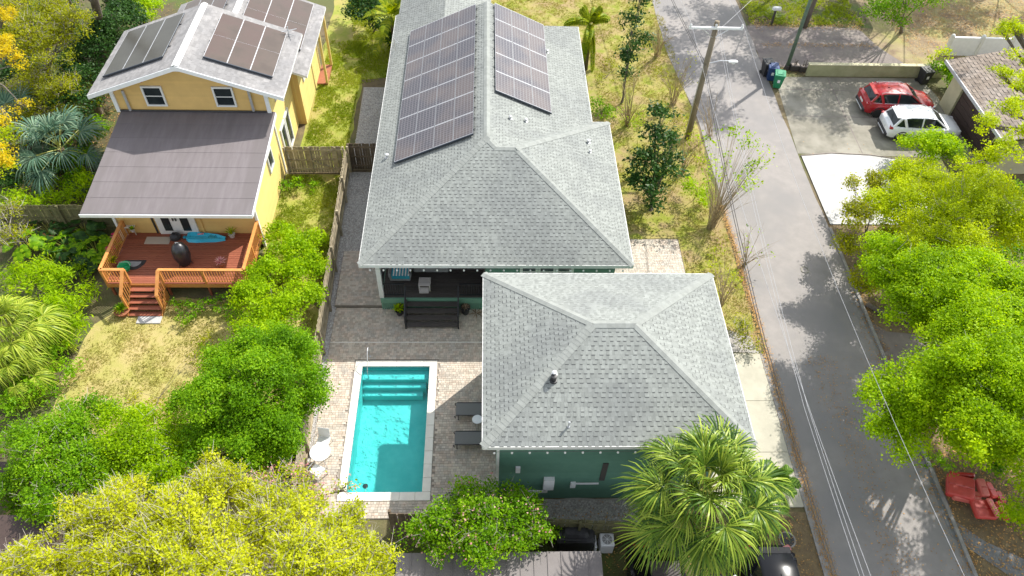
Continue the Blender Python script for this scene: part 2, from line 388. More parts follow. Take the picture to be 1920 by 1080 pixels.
# solar glass with busbar grid (flat print)
def solar_mat():
    m = bpy.data.materials.new('solar_cells'); m.use_nodes = True; n = m.node_tree.nodes; l = m.node_tree.links; b = n['Principled BSDF']
    uv = n.new('ShaderNodeUVMap'); sep = n.new('ShaderNodeSeparateXYZ'); l.new(uv.outputs[0], sep.inputs[0])
    def line(sock, per, wd):
        a = n.new('ShaderNodeMath'); a.operation = 'MULTIPLY'; a.inputs[1].default_value = per; l.new(sock, a.inputs[0])
        f = n.new('ShaderNodeMath'); f.operation = 'FRACT'; l.new(a.outputs[0], f.inputs[0])
        c = n.new('ShaderNodeMath'); c.operation = 'LESS_THAN'; c.inputs[1].default_value = wd; l.new(f.outputs[0], c.inputs[0]); return c.outputs[0]
    a = line(sep.outputs[0], 6, .11); c = line(sep.outputs[1], 10, .10)
    mx = n.new('ShaderNodeMath'); mx.operation = 'MAXIMUM'; l.new(a, mx.inputs[0]); l.new(c, mx.inputs[1])
    ns = n.new('ShaderNodeTexNoise'); ns.inputs['Scale'].default_value = .55
    g = n.new('ShaderNodeNewGeometry'); l.new(g.outputs['Position'], ns.inputs['Vector'])
    r_ = n.new('ShaderNodeValToRGB'); r_.color_ramp.elements[0].color = (.060, .056, .068, 1); r_.color_ramp.elements[1].color = (.105, .085, .082, 1)
    r_.color_ramp.elements[0].position = .4; r_.color_ramp.elements[1].position = .6
    l.new(ns.outputs[0], r_.inputs[0])
    mc = n.new('ShaderNodeMix'); mc.data_type = 'RGBA'; mc.inputs[7].default_value = (.21, .205, .21, 1); l.new(mx.outputs[0], mc.inputs[0]); l.new(r_.outputs[0], mc.inputs[6])
    l.new(mc.outputs[2], b.inputs['Base Color']); b.inputs['Roughness'].default_value = .32; b.inputs['Specular IOR Level'].default_value = .3
    MATS['solar_cells'] = m
solar_mat()
# pool water: see-through with mirror and ripples
def water_mat():
    m = bpy.data.materials.new('pool_water'); m.use_nodes = True; n = m.node_tree.nodes; l = m.node_tree.links; n.remove(n['Principled BSDF'])
    t = n.new('ShaderNodeBsdfTransparent'); t.inputs[0].default_value = (.72, .97, .98, 1)
    g = n.new('ShaderNodeBsdfGlossy'); g.inputs['Roughness'].default_value = .04
    ns = n.new('ShaderNodeTexNoise'); ns.inputs['Scale'].default_value = 3.2; ns.inputs['Detail'].default_value = 5
    gp = n.new('ShaderNodeNewGeometry'); l.new(gp.outputs['Position'], ns.inputs['Vector'])
    bp = n.new('ShaderNodeBump'); bp.inputs['Strength'].default_value = .6; bp.inputs['Distance'].default_value = .08; l.new(ns.outputs[0], bp.inputs['Height'])
    fr = n.new('ShaderNodeFresnel'); fr.inputs[0].default_value = 1.33; l.new(bp.outputs[0], fr.inputs['Normal']); l.new(bp.outputs[0], g.inputs['Normal'])
    mx = n.new('ShaderNodeMixShader'); l.new(fr.outputs[0], mx.inputs[0]); l.new(t.outputs[0], mx.inputs[1]); l.new(g.outputs[0], mx.inputs[2])
    l.new(mx.outputs[0], n['Material Output'].inputs[0]); MATS['pool_water'] = m
water_mat()

# ================================================================== SETTING
def ring(name, o, h, z, m, kind='structure', parent=None):
    (x0, x1, y0, y1), (a0, a1, b0, b1) = o, h
    vs = [(x0, y0, z), (x1, y0, z), (x1, y1, z), (x0, y1, z), (a0, b0, z), (a1, b0, z), (a1, b1, z), (a0, b1, z)]
    fs = [(0, 1, 5, 4), (1, 2, 6, 5), (2, 3, 7, 6), (3, 0, 4, 7)]
    return MB().add(vs, fs).build(name, m, parent, kind=kind)
PX0, PX1, PY0, PY1 = -5.48, -2.50, 13.40, 19.41      # pool water edge
ring('ground', (-220, 220, -120, 320), (PX0-.1, PX1+.1, PY0-.1, PY1+.1), 0, 'earth')
sheet('forest_floor', [(-60, 5), (-18.9, 5), (-18.6, 14), (-18.2, 21), (-19, 27.5), (-19.2, 34), (-18.8, 44), (-17, 50), (-17, 90), (-60, 90)], .004, 'forest_floor', .35)
sheet('lawn', [(-18.4, 12.2), (-8.0, 12.2), (-7.75, 22.5), (-8.5, 23.4), (-17.2, 23.4), (-18.2, 21)], .004, 'lawn_dry', .2)
sheet('lawn', [(-11.3, 23.4), (-7.7, 23.4), (-7.7, 32.4), (-11.1, 32.4)], .008, 'lawn_green', .0)
sheet('lawn', [(-10.6, 32.6), (-7.85, 33.2), (-7.9, 41.5), (-5, 42.2), (-4.6, 60), (-11, 60)], .004, 'lawn_green', .12)
sheet('lawn', [(-4.6, 43.3), (7.2, 43.3), (7.8, 60), (-4.5, 60)], .008, 'lawn_worn', .2)
sheet('lawn', [(5.9, 27.5), (12.75, 27.5), (12.75, 60), (7.3, 60), (6.6, 44)], .004, 'lawn_worn', .1)
sheet('lawn', [(10.05, 20.3), (12.75, 20.3), (12.75, 27.5), (10.05, 27.5)], .008, 'lawn_worn', .0)
sheet('lawn', [(18.6, 48.6), (27.5, 48.6), (27.5, 62), (18.6, 62)], .008, 'forest_floor', .1)
sheet('sandy_yard', [(28, 43.2), (60, 43.2), (60, 75), (28, 75), (27.6, 48.6), (26.6, 47)], .006, 'sandy_yard', .25)
sheet('leaf_litter', [(18.3, -6), (45, -6), (45, 29.2), (18.3, 29.2)], .004, 'leaf_litter_ground', .0)
sheet('leaf_litter', [(10.6, 5), (12.9, 5), (12.9, 12.45), (10.6, 12.55)], .008, 'leaf_litter_ground', .08)
sheet('dirt_yard', [(-3.3, 3), (10.6, 3), (10.6, 11.3), (-3.3, 11.3)], .008, 'forest_floor')
sheet('road', [(12.95, -60), (18.3, -60), (18.3, 34.4), (18.45, 49), (18.6, 150), (12.0, 150), (12.2, 45), (12.95, 38)], .016, 'asphalt', .035, step=1.2)
sheet('alley', [(18.3, 43.6), (28.8, 43.2), (27.4, 45.6), (26.6, 48.2), (26, 48.6), (18.5, 48.7)], .012, 'old_asphalt', .12)
sheet('road_patch', [(18.05, 11.4), (18.3, 18.5), (18.55, 18.5), (18.5, 12.0), (19.3, 11.2), (22, 9.6), (21, 8.6)], .020, 'patch_asphalt', .03)
sheet('concrete_driveway', [(18.32, 34.55), (28.95, 34.2), (28.98, 40.5), (28.6, 42.4), (18.9, 42.4)], .012, 'concrete_drive')
sheet('driveway_apron', [(18.3, 17.8), (22, 18.2), (22.4, 21.0), (19.0, 21.4), (18.3, 22.2)], .012, 'old_asphalt')
white = sheet('white_forecourt', [(18.45, 28.6), (24.6, 28.6), (24.6, 33.9), (22.6, 34.35), (20.3, 34.5), (18.45, 34.3)], .055, 'concrete_white')
MB().tube([(18.42, 34.3, .05), (20.3, 34.55, .05), (22.6, 34.4, .05), (24.7, 33.9, .05)], .05, 5).build('kerb', 'boulder', kind='structure')
MB().b2(18.28, 18.42, -10, 28.3, -.02, .10).build('kerb', 'curb', kind='structure')
# expansion joints in the driveway: recessed gaps read as thin dark strips
j = MB()
for a, b in (((19.0, 38.2), (28.9, 38.0)), ((22.2, 34.6), (22.4, 42.3)), ((25.6, 34.5), (25.8, 42.3)), ((19.0, 41.0), (28.9, 40.9))):
    a = Vector((*a, .0135)); b = Vector((*b, .0135)); d = (b-a).normalized()*.03; q = Vector((-d.y, d.x, 0)); j.add([a-q, b-q, b+q, a+q], [(0, 1, 2, 3)])
j.build('driveway_joint', 'old_asphalt', kind='structure')
# concrete drive right of the garage, three slabs with gaps
for y0, y1 in ((12.65, 15.05), (15.07, 17.55), (17.57, 20.1)):
    MB().b2(8.65, 12.6, y0, y1, -.05, .06).build('concrete_slab', 'concrete_cream', kind='structure')
MB().b2(12.62, 12.93, 9.6, 20.1, -.05, .05).build('gutter_strip', 'curb', kind='structure')
sheet('gravel_patch', [(10.3, 20.15), (12.6, 20.15), (12.4, 21.1), (11.4, 21.5), (10.4, 21.3)], .014, 'gravel_bed', .1)
sheet('gravel_strip', [(-7.55, 26.4), (-4.9, 26.4), (-4.9, 32.6), (-7.6, 32.6)], .02, 'gravel_bed')
sheet('gravel_strip', [(-7.55, 33.0), (-4.9, 33.0), (-4.9, 40.7), (-7.7, 40.7)], .02, 'gravel_bed')
sheet('gravel_strip', [(-7.3, 13.0), (-7.08, 13.0), (-7.12, 26.4), (-7.55, 26.4)], .02, 'gravel_bed')
sheet('gravel_strip', [(1.2, 11.75), (6, 11.75), (6, 13.1), (1.2, 13.1)], .02, 'gravel_bed', .08)
# loose gravel stones on the strips
def stones(name, n, rects, r0, r1, m='gravel_stone', z=.02):
    V = []; F = []; T = []
    base = np.array([(-1, -1, 0), (1, -1, 0), (1, 1, 0), (-1, 1, 0), (-.5, -.5, .8), (.5, -.5, .8), (.5, .5, .8), (-.5, .5, .8)])
    fb = np.array([(4, 5, 6, 7), (0, 1, 5, 4), (1, 2, 6, 5), (2, 3, 7, 6), (3, 0, 4, 7)])
    ar = np.array([(b-a)*(d-c) for a, b, c, d in rects]); k = rng.choice(len(rects), n, p=ar/ar.sum()); rc = np.array(rects)[k]
    x = rc[:, 0] + rng.random(n)*(rc[:, 1]-rc[:, 0]); y = rc[:, 2] + rng.random(n)*(rc[:, 3]-rc[:, 2]); s = rng.uniform(r0, r1, n); a = rng.random(n)*6.28
    ca, sa = np.cos(a), np.sin(a)
    X = base[None, :, 0]*s[:, None]; Y = base[None, :, 1]*s[:, None]*.75
    V = np.stack([x[:, None]+X*ca[:, None]-Y*sa[:, None], y[:, None]+X*sa[:, None]+Y*ca[:, None], z+base[None, :, 2]*s[:, None]*.8+0*X], -1).reshape(-1, 3)
    F = (fb[None]+np.arange(n)[:, None, None]*8).reshape(-1, 4)
    me = npmesh(name, V, F, np.repeat(rng.random(n), 8), m); return link(name, me, kind='stuff', label='loose pale grey gravel stones lying in the strips beside the green house', cat='gravel')
stones('gravel', 16000, [(-7.5, -5, 26.4, 32.5), (-7.6, -5, 33.1, 40.6), (-7.4, -7.1, 13, 26.4), (1.3, 5.9, 11.8, 13.0)], .02, .045)

# ---- brick patio: thousands of small pavers, joined
def pavers(name, rects, hole, z0, z1, parent=None, mtl='paver'):
    m = MB()
    for x0, x1, y0, y1 in rects:
        y = y0; r = 0
        while y < y1-.02:
            x = x0; h = .115
            x -= random.random()*.1
            while x < x1:
                wd = random.choice((.115, .115, .17, .17)); a, b = max(x, x0)+.005, min(x+wd, x1)-.005
                if b-a > .03 and not (hole and a > hole[0]-.1 and b < hole[1]+.1 and y > hole[2]-.02 and y+h < hole[3]+.1 and True):
                    if not (hole and b > hole[0] and a < hole[1] and y+h > hole[2] and y < hole[3]):
                        zz = z1+random.uniform(-.004, .004)
                        m.b2(a, b, y+.005, min(y+h, y1)-.005, z0, zz, bottom=False)
                x += wd
            y += h
    return m.build(name, mtl, parent, kind='stuff')
patio = ring('patio_base', (-7.10, .48, 12.30, 22.80), (PX0-.1, PX1+.1, PY0-.1, PY1+.1), .026, 'joint_sand')
CO = (-5.81, -2.16, 13.03, 19.72)
pavers('paver', [(-7.08, .48, 12.32, 22.78)], CO, .02, .056, patio)
step_slab = MB().b2(-7.15, -4.62, 22.84, 26.4, -.05, .15).build('raised_patio_base', 'joint_sand', kind='structure')
pavers('paver', [(-7.13, -4.66, 22.86, 26.38)], None, .14, .18, step_slab)
rp = MB().b2(5.9, 10.02, 22.8, 27.42, -.05, .024).build('side_patio_base', 'joint_sand', kind='structure')
pavers('paver', [(5.92, 10.0, 22.82, 27.4)], None, .02, .055, rp)
MB().b2(.5, 9.5, 19.72, 22.74, -.05, .03).build('passage_slab', 'joint_sand', kind='structure')
MB().b2(-7.08, .4, 20.72, 20.76, .055, .062).build('drain_strip', 'coping', kind='structure')

# ---- swimming pool
pool = thing('swimming_pool', 'rectangular turquoise swimming pool with white coping and steps at its far end', 'swimming pool', ((PX0+PX1)/2, (PY0+PY1)/2, 0))
def loc(o, root): o.location = -root.location; return o
cp = MB()
n = 0
def cop(x0, x1, y0, y1): loc(MB().bevbox(((x0+x1)/2, (y0+y1)/2, .035), (x1-x0-.006, y1-y0-.006, .07), .012).build('coping_stone', 'coping', pool), pool)
for i in range(6): L = (CO[1]-CO[0])/6; cop(CO[0]+i*L, CO[0]+(i+1)*L, PY1, CO[3]); cop(CO[0]+i*L, CO[0]+(i+1)*L, CO[2], PY0)
for i in range(10): L = (PY1-PY0)/10; cop(CO[0], PX0, PY0+i*L, PY0+(i+1)*L); cop(PX1, CO[1], PY0+i*L, PY0+(i+1)*L)
D = -1.15
sh = MB(); xa, xb, ya, yb = PX0, PX1, PY0, PY1
sh.add([(xa, ya, D), (xb, ya, D), (xb, yb, D), (xa, yb, D)], [(0, 1, 2, 3)])
for (p, q) in (((xa, ya), (xb, ya)), ((xb, ya), (xb, yb)), ((xb, yb), (xa, yb)), ((xa, yb), (xa, ya))):
    sh.add([(*p, D), (*q, D), (*q, -.14), (*p, -.14)], [(3, 2, 1, 0)])
    sh.add([(*p, .0), (*q, .0), (*q, -.14), (*p, -.14)], [(0, 1, 2, 3)], mi=1)
loc(sh.build('pool_shell', ['pool_plaster', 'pool_tile'], pool), pool)
for i in range(3):
    wx = .02 if i < 3 else 0
    loc(MB().bevbox(((xa+xb)/2 - i*.07, yb-.24-.27*i, D/2-.13-.12*i), (xb-xa-.012-.14*i, .5+.01*i, -D-.30-.24*i), .02).build('step', 'pool_plaster', pool), pool)
for k in range(3):
    for i in range(3): loc(MB().box((xa+.75+i*.75, yb-.38-.27*k, -.266-.24*k), (.07, .05, .012)).build('tread_marker', 'pool_tile', pool), pool)
wt = MB(); NX, NY = 12, 24
wt.add([(xa+(xb-xa)*i/NX, ya+(yb-ya)*j/NY, -.06) for j in range(NY+1) for i in range(NX+1)], [(j*(NX+1)+i, j*(NX+1)+i+1, (j+1)*(NX+1)+i+1, (j+1)*(NX+1)+i) for j in range(NY) for i in range(NX)])
loc(wt.build('water', 'pool_water', pool, smooth=True), pool)
dr = MB().lathe((-4.95, 13.95+.3, D), [(.0, .0), (.11, .0), (.11, .02), (.0, .02)], 10); loc(dr.build('drain', 'black_plastic', pool), pool)
for x in (-4.2, -3.1): loc(MB().lathe((x, PY0+.012, -.35), [(.05, 0), (.05, .02)], 8, rot=Matrix.Rotation(R(90), 3, 'X')).build('jet', 'black_plastic', pool), pool)
hr = thing('pool_handrail', 'looped chrome handrail standing at the pool steps', 'handrail', (-5.2, 19.6, 0))
for dx in (0,):
    MB().tube([(0, .35, .05), (0, .35, .75), (0, .25, .88), (0, .05, .85), (0, -.45, .45), (0, -.62, .2), (0, -.62, -.25)], .02, 8).build('rail', 'galvanised', hr, smooth=True)
MB().lathe((0, .35, .056), [(.05, 0), (.05, .02)], 10).build('flange', 'galvanised', hr)

# ================================================================== HOUSES
def roof_cover(root, planes, rowh, wmin, wmax, thick, m_stuff, m_piece, n_single=0, single_plane=0, name='shingle'):
    allr = MB(); variants = []
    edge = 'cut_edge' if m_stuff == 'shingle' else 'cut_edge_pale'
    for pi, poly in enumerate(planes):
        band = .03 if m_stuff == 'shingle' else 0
        pcs = courses(poly, rowh, wmin, wmax, thick, band=band)
        if pi == single_plane and n_single:
            full = [p for p in pcs if p[3]]; rest = [p for p in pcs if not p[3]]
            cp_ = cam.location
            full.sort(key=lambda p: (p[2]-Vector((0, 0, CAM_H))).length)
            sing = full[:n_single]; rest += full[n_single:]
            P = [Vector(q) for q in poly]; e = (P[1]-P[0]).normalized(); nn = (P[1]-P[0]).cross(P[2]-P[0]).normalized(); s_ = nn.cross(e)
            if not variants:
                for t in (thick[0], thick[-1]):
                    for wd in (wmin, (wmin+wmax)/2, wmax):
                        mb = MB(); hw = wd/2-.003; L = rowh*1.15
                        vs = [(-hw, 0, -.002), (hw, 0, -.002), (hw, L, -.002), (-hw, L, -.002), (-hw, 0, .003+t), (hw, 0, .003+t), (hw, L, .004), (-hw, L, .004)]
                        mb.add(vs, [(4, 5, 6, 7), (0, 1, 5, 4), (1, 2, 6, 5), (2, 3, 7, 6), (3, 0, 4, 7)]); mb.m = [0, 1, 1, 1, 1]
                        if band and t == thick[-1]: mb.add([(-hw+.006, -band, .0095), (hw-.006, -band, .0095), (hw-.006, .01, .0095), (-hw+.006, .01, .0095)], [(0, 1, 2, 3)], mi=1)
                        variants.append((wd, t, mb.mesh(name, [m_piece, edge])))
            rot = Matrix((e, s_, nn)).transposed().to_4x4()
            for vs, fs, c, _ in sing:
                n_ = 4; b0 = min(vs[:4], key=lambda q: q.dot(e)+q.dot(s_)*3); b1 = max(vs[:4], key=lambda q: q.dot(e)-q.dot(s_)*3)
                wd = (b1-b0).length; th = (vs[n_]-vs[0]).dot(nn)-.005
                best = min(variants, key=lambda k_: abs(k_[0]-wd)+abs(k_[1]-th)*20)
                o = link(name, best[2], root); mtx = rot.copy(); mtx.translation = (b0+b1)/2 - root.location; o.matrix_local = mtx
                o.scale.x = wd/best[0]
            pcs = rest
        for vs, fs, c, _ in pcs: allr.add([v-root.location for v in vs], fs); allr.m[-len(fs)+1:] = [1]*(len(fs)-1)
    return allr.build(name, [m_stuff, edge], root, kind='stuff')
def roof_slab(root, planes, th, m, name='roof'):
    b = MB()
    for p in planes:
        p = [Vector(q)-root.location for q in p]
        b.extr([q - Vector((0, 0, th)) for q in p], (0, 0, th-.004))
    return b.build(name, m, root)
def caps(root, a, b, n1, n2, m, spacing=.17, w=.16, l=.30, name='ridge_cap'):
    """saddle shaped cap pieces along the line a->b between planes with normals n1 and n2, overlapping, from a upwards"""
    a, b = Vector(a), Vector(b); d = (b-a).normalized(); L = (b-a).length
    n1, n2 = Vector(n1).normalized(), Vector(n2).normalized()
    s1 = n1.cross(d); s2 = -n2.cross(d)
    up = (n1+n2).normalized()
    if s1.dot(n2) > 0: s1 = -s1
    if s2.dot(n1) > 0: s2 = -s2
    mb = MB(); t = .010
    vs = []
    for q, h in ((0, t+.016), (l, .014)):
        vs += [s1*w + d*q + n1*h, up*h + d*q, s2*w + d*q + n2*h]
    lo_ = [v - up*.014 for v in vs[:3]]
    f = [(0, 1, 4, 3), (1, 2, 5, 4), (6, 7, 1, 0), (7, 8, 2, 1), (6, 0, 3), (2, 8, 5)]
    mb.add(vs+lo_, f); me = mb.mesh(name, m)
    me.update()
    k = int(L/spacing)
    for i in range(k):
        link(name, me, root, loc=a + d*(i*spacing) - root.location)
def normal(poly):
    P = [Vector(p) for p in poly]; n = Vector((0, 0, 0))
    for i in range(len(P)): n += (P[i]-P[0]).cross(P[(i+1) % len(P)]-P[0])
    return n.normalized()
def window(root, c, w, h, facing, panes=1, frame='white_paint', glass='dark_glass', fw=.09, rows=1, name='window', mull=True):
    """facing: '-y' or '+x' or '-x'"""
    c = Vector(c) - root.location
    rz = {'-y': 0, '+x': R(90), '-x': R(-90)}[facing]; rot = Matrix.Rotation(rz, 3, 'Z')
    f = MB()
    for x, z, dx, dz in ((0, h/2+fw/2, w+2*fw, fw), (0, -h/2-fw/2, w+2*fw, fw), (-w/2-fw/2, 0, fw, h), (w/2+fw/2, 0, fw, h)):
        f.box(c + rot @ Vector((x, -.035, z)), (dx, .09, dz), rot=rot)
    for i in range(1, panes): f.box(c + rot @ Vector((-w/2+w*i/panes, -.03, 0)), (.05, .06, h), rot=rot)
    for i in range(1, rows): f.box(c + rot @ Vector((0, -.03, -h/2+h*i/rows)), (w, .06, .04), rot=rot)
    o = f.build(name, frame, root)
    for i in range(panes):
        MB().box(c + rot @ Vector((-w/2+w*(i+.5)/panes, -.008, 0)), (w/panes, .03, h), rot=rot).build('pane', glass, o)
    return o
def lap(root, poly, m, rowh=.15, name='siding', t=.018):
    """horizontal lap boards over a wall polygon (first edge = bottom)"""
    pcs = courses(poly, rowh, 3.2, 5.5, (t,), lap=1.0)
    b = MB()
    for vs, fs, c, _ in pcs: b.add([v-root.location for v in vs], fs)
    return b.build(name, m, root, kind='stuff')
def vent(root, x, y, z, r=.06, h=.16, m='galvanised', cap=True, name='vent_pipe'):
    b = MB().lathe(Vector((x, y, z))-root.location, [(r*1.6, -.03), (r*1.5, .02), (r, .03), (r, h), (r*1.25, h+.005), (r*1.2, h+.05), (0.01, h+.07)], 10)
    return b.build(name, m, root, smooth=False)

# ------------------------------------------------------------------ green main house
K = .463; ZE = 3.8
A_, B_ = (-5.48, 22.14, ZE), (6.44, 22.14, ZE); C_, V_ = (6.44, 32.3, ZE), (5.55, 32.3, ZE)
E_ = (1.36, 27.22, ZE+5.08*K); H_ = (.47, 27.22, ZE+5.08*K); F_ = (.035, 27.655, ZE+5.515*K); R_ = (.035, 39.85, ZE+5.515*K)
LB = (-5.48, 42.7, ZE); S1 = (-2.4, 39.85, ZE+3.08*K); S2 = (-2.4, 42.7, ZE+3.08*K)
main = thing('green_house', 'large green house with hipped grey-green shingle roof and a dark recessed back porch', 'house', (0, 30, 0))
planes = [[A_, B_, E_, H_, F_], [LB, A_, F_, R_, S1, S2], [V_, (5.55, 41.7, ZE), (3.3, 39.95, ZE+2.25*K), R_, F_, H_], [B_, C_, E_], [C_, V_, H_, E_]]
roof_slab(main, planes, .16, 'soffit')
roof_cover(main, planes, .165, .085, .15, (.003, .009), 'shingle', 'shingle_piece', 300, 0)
# far left wing beyond the ridge end
wing = [[(.3, 47.5, 4.0), (.3, 39.9, 4.0), (-2.4, 39.9, 5.226), (-2.4, 47.5, 5.226)][::-1]]
wl = [(-5.3, 47.5, ZE+.18*K), (-5.3, 42.72, ZE+.18*K), (-2.4, 42.72, 5.226), (-2.4, 47.5, 5.226)]
wr = [(.3, 39.9, 4.0), (.3, 47.5, 4.0), (-2.4, 47.5, 5.226), (-2.4, 39.9, 5.226)]
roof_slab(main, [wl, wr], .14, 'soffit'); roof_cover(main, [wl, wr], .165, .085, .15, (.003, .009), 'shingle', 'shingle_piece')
nm = [normal(p) for p in planes]
caps(main, A_, F_, nm[0], nm[1], 'shingle_cap'); caps(main, B_, E_, nm[0], nm[3], 'shingle_cap'); caps(main, C_, E_, nm[3], nm[4], 'shingle_cap')
caps(main, E_, H_, nm[0], nm[4], 'shingle_cap'); caps(main, H_, F_, nm[0], nm[2], 'shingle_cap'); caps(main, R_, F_, nm[1], nm[2], 'shingle_cap', spacing=.2)
def fascia(root, pts, m, d=.2, t=.03, name='fascia'):
    f = MB()
    for a, b in zip(pts[:-1], pts[1:]):
        a, b = Vector(a)-root.location, Vector(b)-root.location; dd = (b-a).normalized(); q = Vector((dd.y, -dd.x, 0)).normalized()*t
        f.extr([a+Vector((0, 0, -.002)), b+Vector((0, 0, -.002)), b-Vector((0, 0, d)), a-Vector((0, 0, d))], q)
    return f.build(name, m, root)
fascia(main, [(-5.48, 42.7, ZE), A_, B_, C_, V_, (5.55, 41.7, ZE)], 'white_paint', .19)
def wl_box(root, x0, x1, y0, y1, z0, z1, m, name='wall'):
    l = root.location; return MB().b2(x0-l.x, x1-l.x, y0-l.y, y1-l.y, z0-l.z, z1-l.z).build(name, m, root)
ZW = 3.78
wl_box(main, -4.85, 4.95, 26.2, 39.6, 0, ZW, 'green_paint'); wl_box(main, -.02, 5.84, 22.76, 26.19, 0, ZW, 'green_paint'); wl_box(main, 4.96, 5.84, 26.2, 31.7, 0, ZW, 'green_paint')
wl_box(main, 3.0, 4.94, 39.61, 41.1, 0, ZW, 'green_paint'); wl_box(main, -4.85, -.3, 39.61, 47.2, 0, ZW, 'green_paint')
wl_box(main, -4.84, -.06, 26.12, 26.19, .9, ZW, 'dark_wood', 'porch_back_wall'); wl_box(main, -.08, -.03, 22.80, 26.11, .9, ZW, 'dark_wood', 'porch_side_wall')
lap(main, [(0, 22.755, .05), (5.84, 22.755, .05), (5.84, 22.755, ZW-.05), (0, 22.755, ZW-.05)], 'green_paint')
wl_box(main, -4.84, -.05, 22.7, 26.1, 3.60, 3.66, 'dark_wood', 'porch_ceiling')
for x in (1.95, 2.75, 3.55): window(main, (x, 22.735, 2.75), .58, .9, '-y', frame='white_paint', glass='window_glass', fw=.12, rows=2)
# porch floor boards, skirt, lattice slats
wl_box(main, -4.85, -.04, 22.74, 26.1, .1, .84, 'green_trim', 'porch_frame')
bd = MB().b2(-2.37, 2.37, -.068, .068, 0, .03).mesh('porch_board', 'porch_board')
for i in range(23): link('porch_board', bd, main, loc=(-2.445, 22.80+i*.143-30, .85))
wl_box(main, -4.90, -.04, 22.66, 22.735, .55, .87, 'green_trim', 'porch_skirt')
sl = MB().b2(-.035, .035, -.012, .012, 0, .54).mesh('skirt_slat', 'green_trim')
for x in [-4.85+.1*i for i in range(12)] + [-1.2+.1*i for i in range(12)]: link('skirt_slat', sl, main, loc=(x, 22.70-30, .01))
wl_box(main, -4.93, -4.73, 22.70, 22.90, .87, ZW-.12, 'white_paint', 'porch_post')
wl_box(main, -4.93, -4.78, 25.95, 26.09, .87, ZW-.12, 'white_paint', 'porch_post')
wl_box(main, -5.0, 6.0, 22.68, 22.75, 3.52, 3.64, 'white_paint', 'frieze')
def railing(root, a, b, z, h, m, sp=.11, nm_='railing', cap_w=.07, bal=.025, post=None):
    a, b = Vector((*a, 0)), Vector((*b, 0)); L = (b-a).length; d = (b-a)/L; rz = math.atan2(d.y, d.x); l = root.location
    o = MB().box((a+b)/2+Vector((0, 0, z+h))-l, (L, cap_w, .04), rz=rz).build('top_rail', m, root)
    MB().box((a+b)/2+Vector((0, 0, z+.1))-l, (L, .04, .05), rz=rz).build('bottom_rail', m, root)
    me = MB().box((0, 0, h/2+.02), (bal, bal, h-.16)).mesh('baluster', m)
    n_ = max(1, int(L/sp))
    for i in range(1, n_): q = link('baluster', me, root, loc=a+d*(L*i/n_)+Vector((0, 0, z+.03))-l); q.rotation_euler.z = rz
railing(main, (-4.73, 22.82), (-3.74, 22.82), .88, .85, 'black_metal'); railing(main, (-1.22, 22.82), (-.1, 22.82), .88, .85, 'black_metal')
railing(main, (-4.84, 22.95), (-4.84, 25.9), .88, .85, 'black_metal')
# porch steps
st = thing('porch_steps', 'dark wooden porch steps with black handrails leading down to the brick patio', 'steps', (-2.48, 22.65, 0))
for i in range(4):
    y = -.02-.27*i-.14; z = .70-.175*i
    MB().b2(-1.19, 1.19, y-.14, y+.135, z-.02, z+.02).build('tread', 'porch_board', st)
    MB().b2(-1.17, 1.17, y+.10, y+.13, z-.155, z-.022).build('riser', 'black_plastic', st)
for s in (-1, 1):
    MB().extr([(s*1.2, .0, .0), (s*1.2, .0, .84), (s*1.2, -1.1, .12), (s*1.2, -1.1, .0)], (s*.03, 0, 0)).build('stringer', 'dark_wood', st)
    MB().tube([(s*1.215, .05, 1.72), (s*1.215, -1.12, .95)], .032, 6).build('handrail', 'black_metal', st)
    MB().b2(s*1.215-.03, s*1.215+.03, -1.15, -1.09, .05, .97).build('newel_post', 'black_metal', st)
    for i in range(1, 7): y = -.03-.155*i; MB().b2(s*1.215-.012, s*1.215+.012, y-.012, y+.012, .82+(y)*.62, 1.70+y*.66).build('baluster', 'black_metal', st)
# roof pipes and vents
kz = lambda x, y: ZE+(5.55-x)*K
for px, py, x, y in ((-5.0, 28.7, 0, 0),): pass
def on_right(px, py):
    p = at(px, py, 5)
    for _ in range(6): p = at(px, py, ZE+(5.55-p.x)*K)
    return p
for px, py in ((1026, 99), (986, 228), (957, 223)): p = on_right(px, py); vent(main, p.x, p.y, p.z, .06, .12)
p = at(1103, 268, 4.5)
for _ in range(5): p = at(1103, 268, ZE+(6.44-p.x)*K)
vent(main, p.x, p.y, p.z, .07, .14)
p = at(1106, 286, 4.5)
for _ in range(5): p = at(1106, 286, ZE+(6.44-p.x)*K)
vent(main, p.x, p.y, p.z, .05, .1)
def on_left(px, py):
    p = at(px, py, 5)
    for _ in range(6): p = at(px, py, ZE+(p.x+5.48)*K)
    return p
p = on_left(726, 295); vent(main, p.x, p.y, p.z, .08, .14)
p = on_left(741, 95); MB().tube([p-main.location, p-main.location+Vector((0, 0, .8))], .02, 6).tube([p-main.location+Vector((-.02, 0, .8)), p-main.location+Vector((.25, -.1, .55))], .015, 5).tube([p-main.location+Vector((-.25, 0, .0)), p-main.location+Vector((0, 0, .5))], .012, 5).build('antenna_mast', 'galvanised', main)
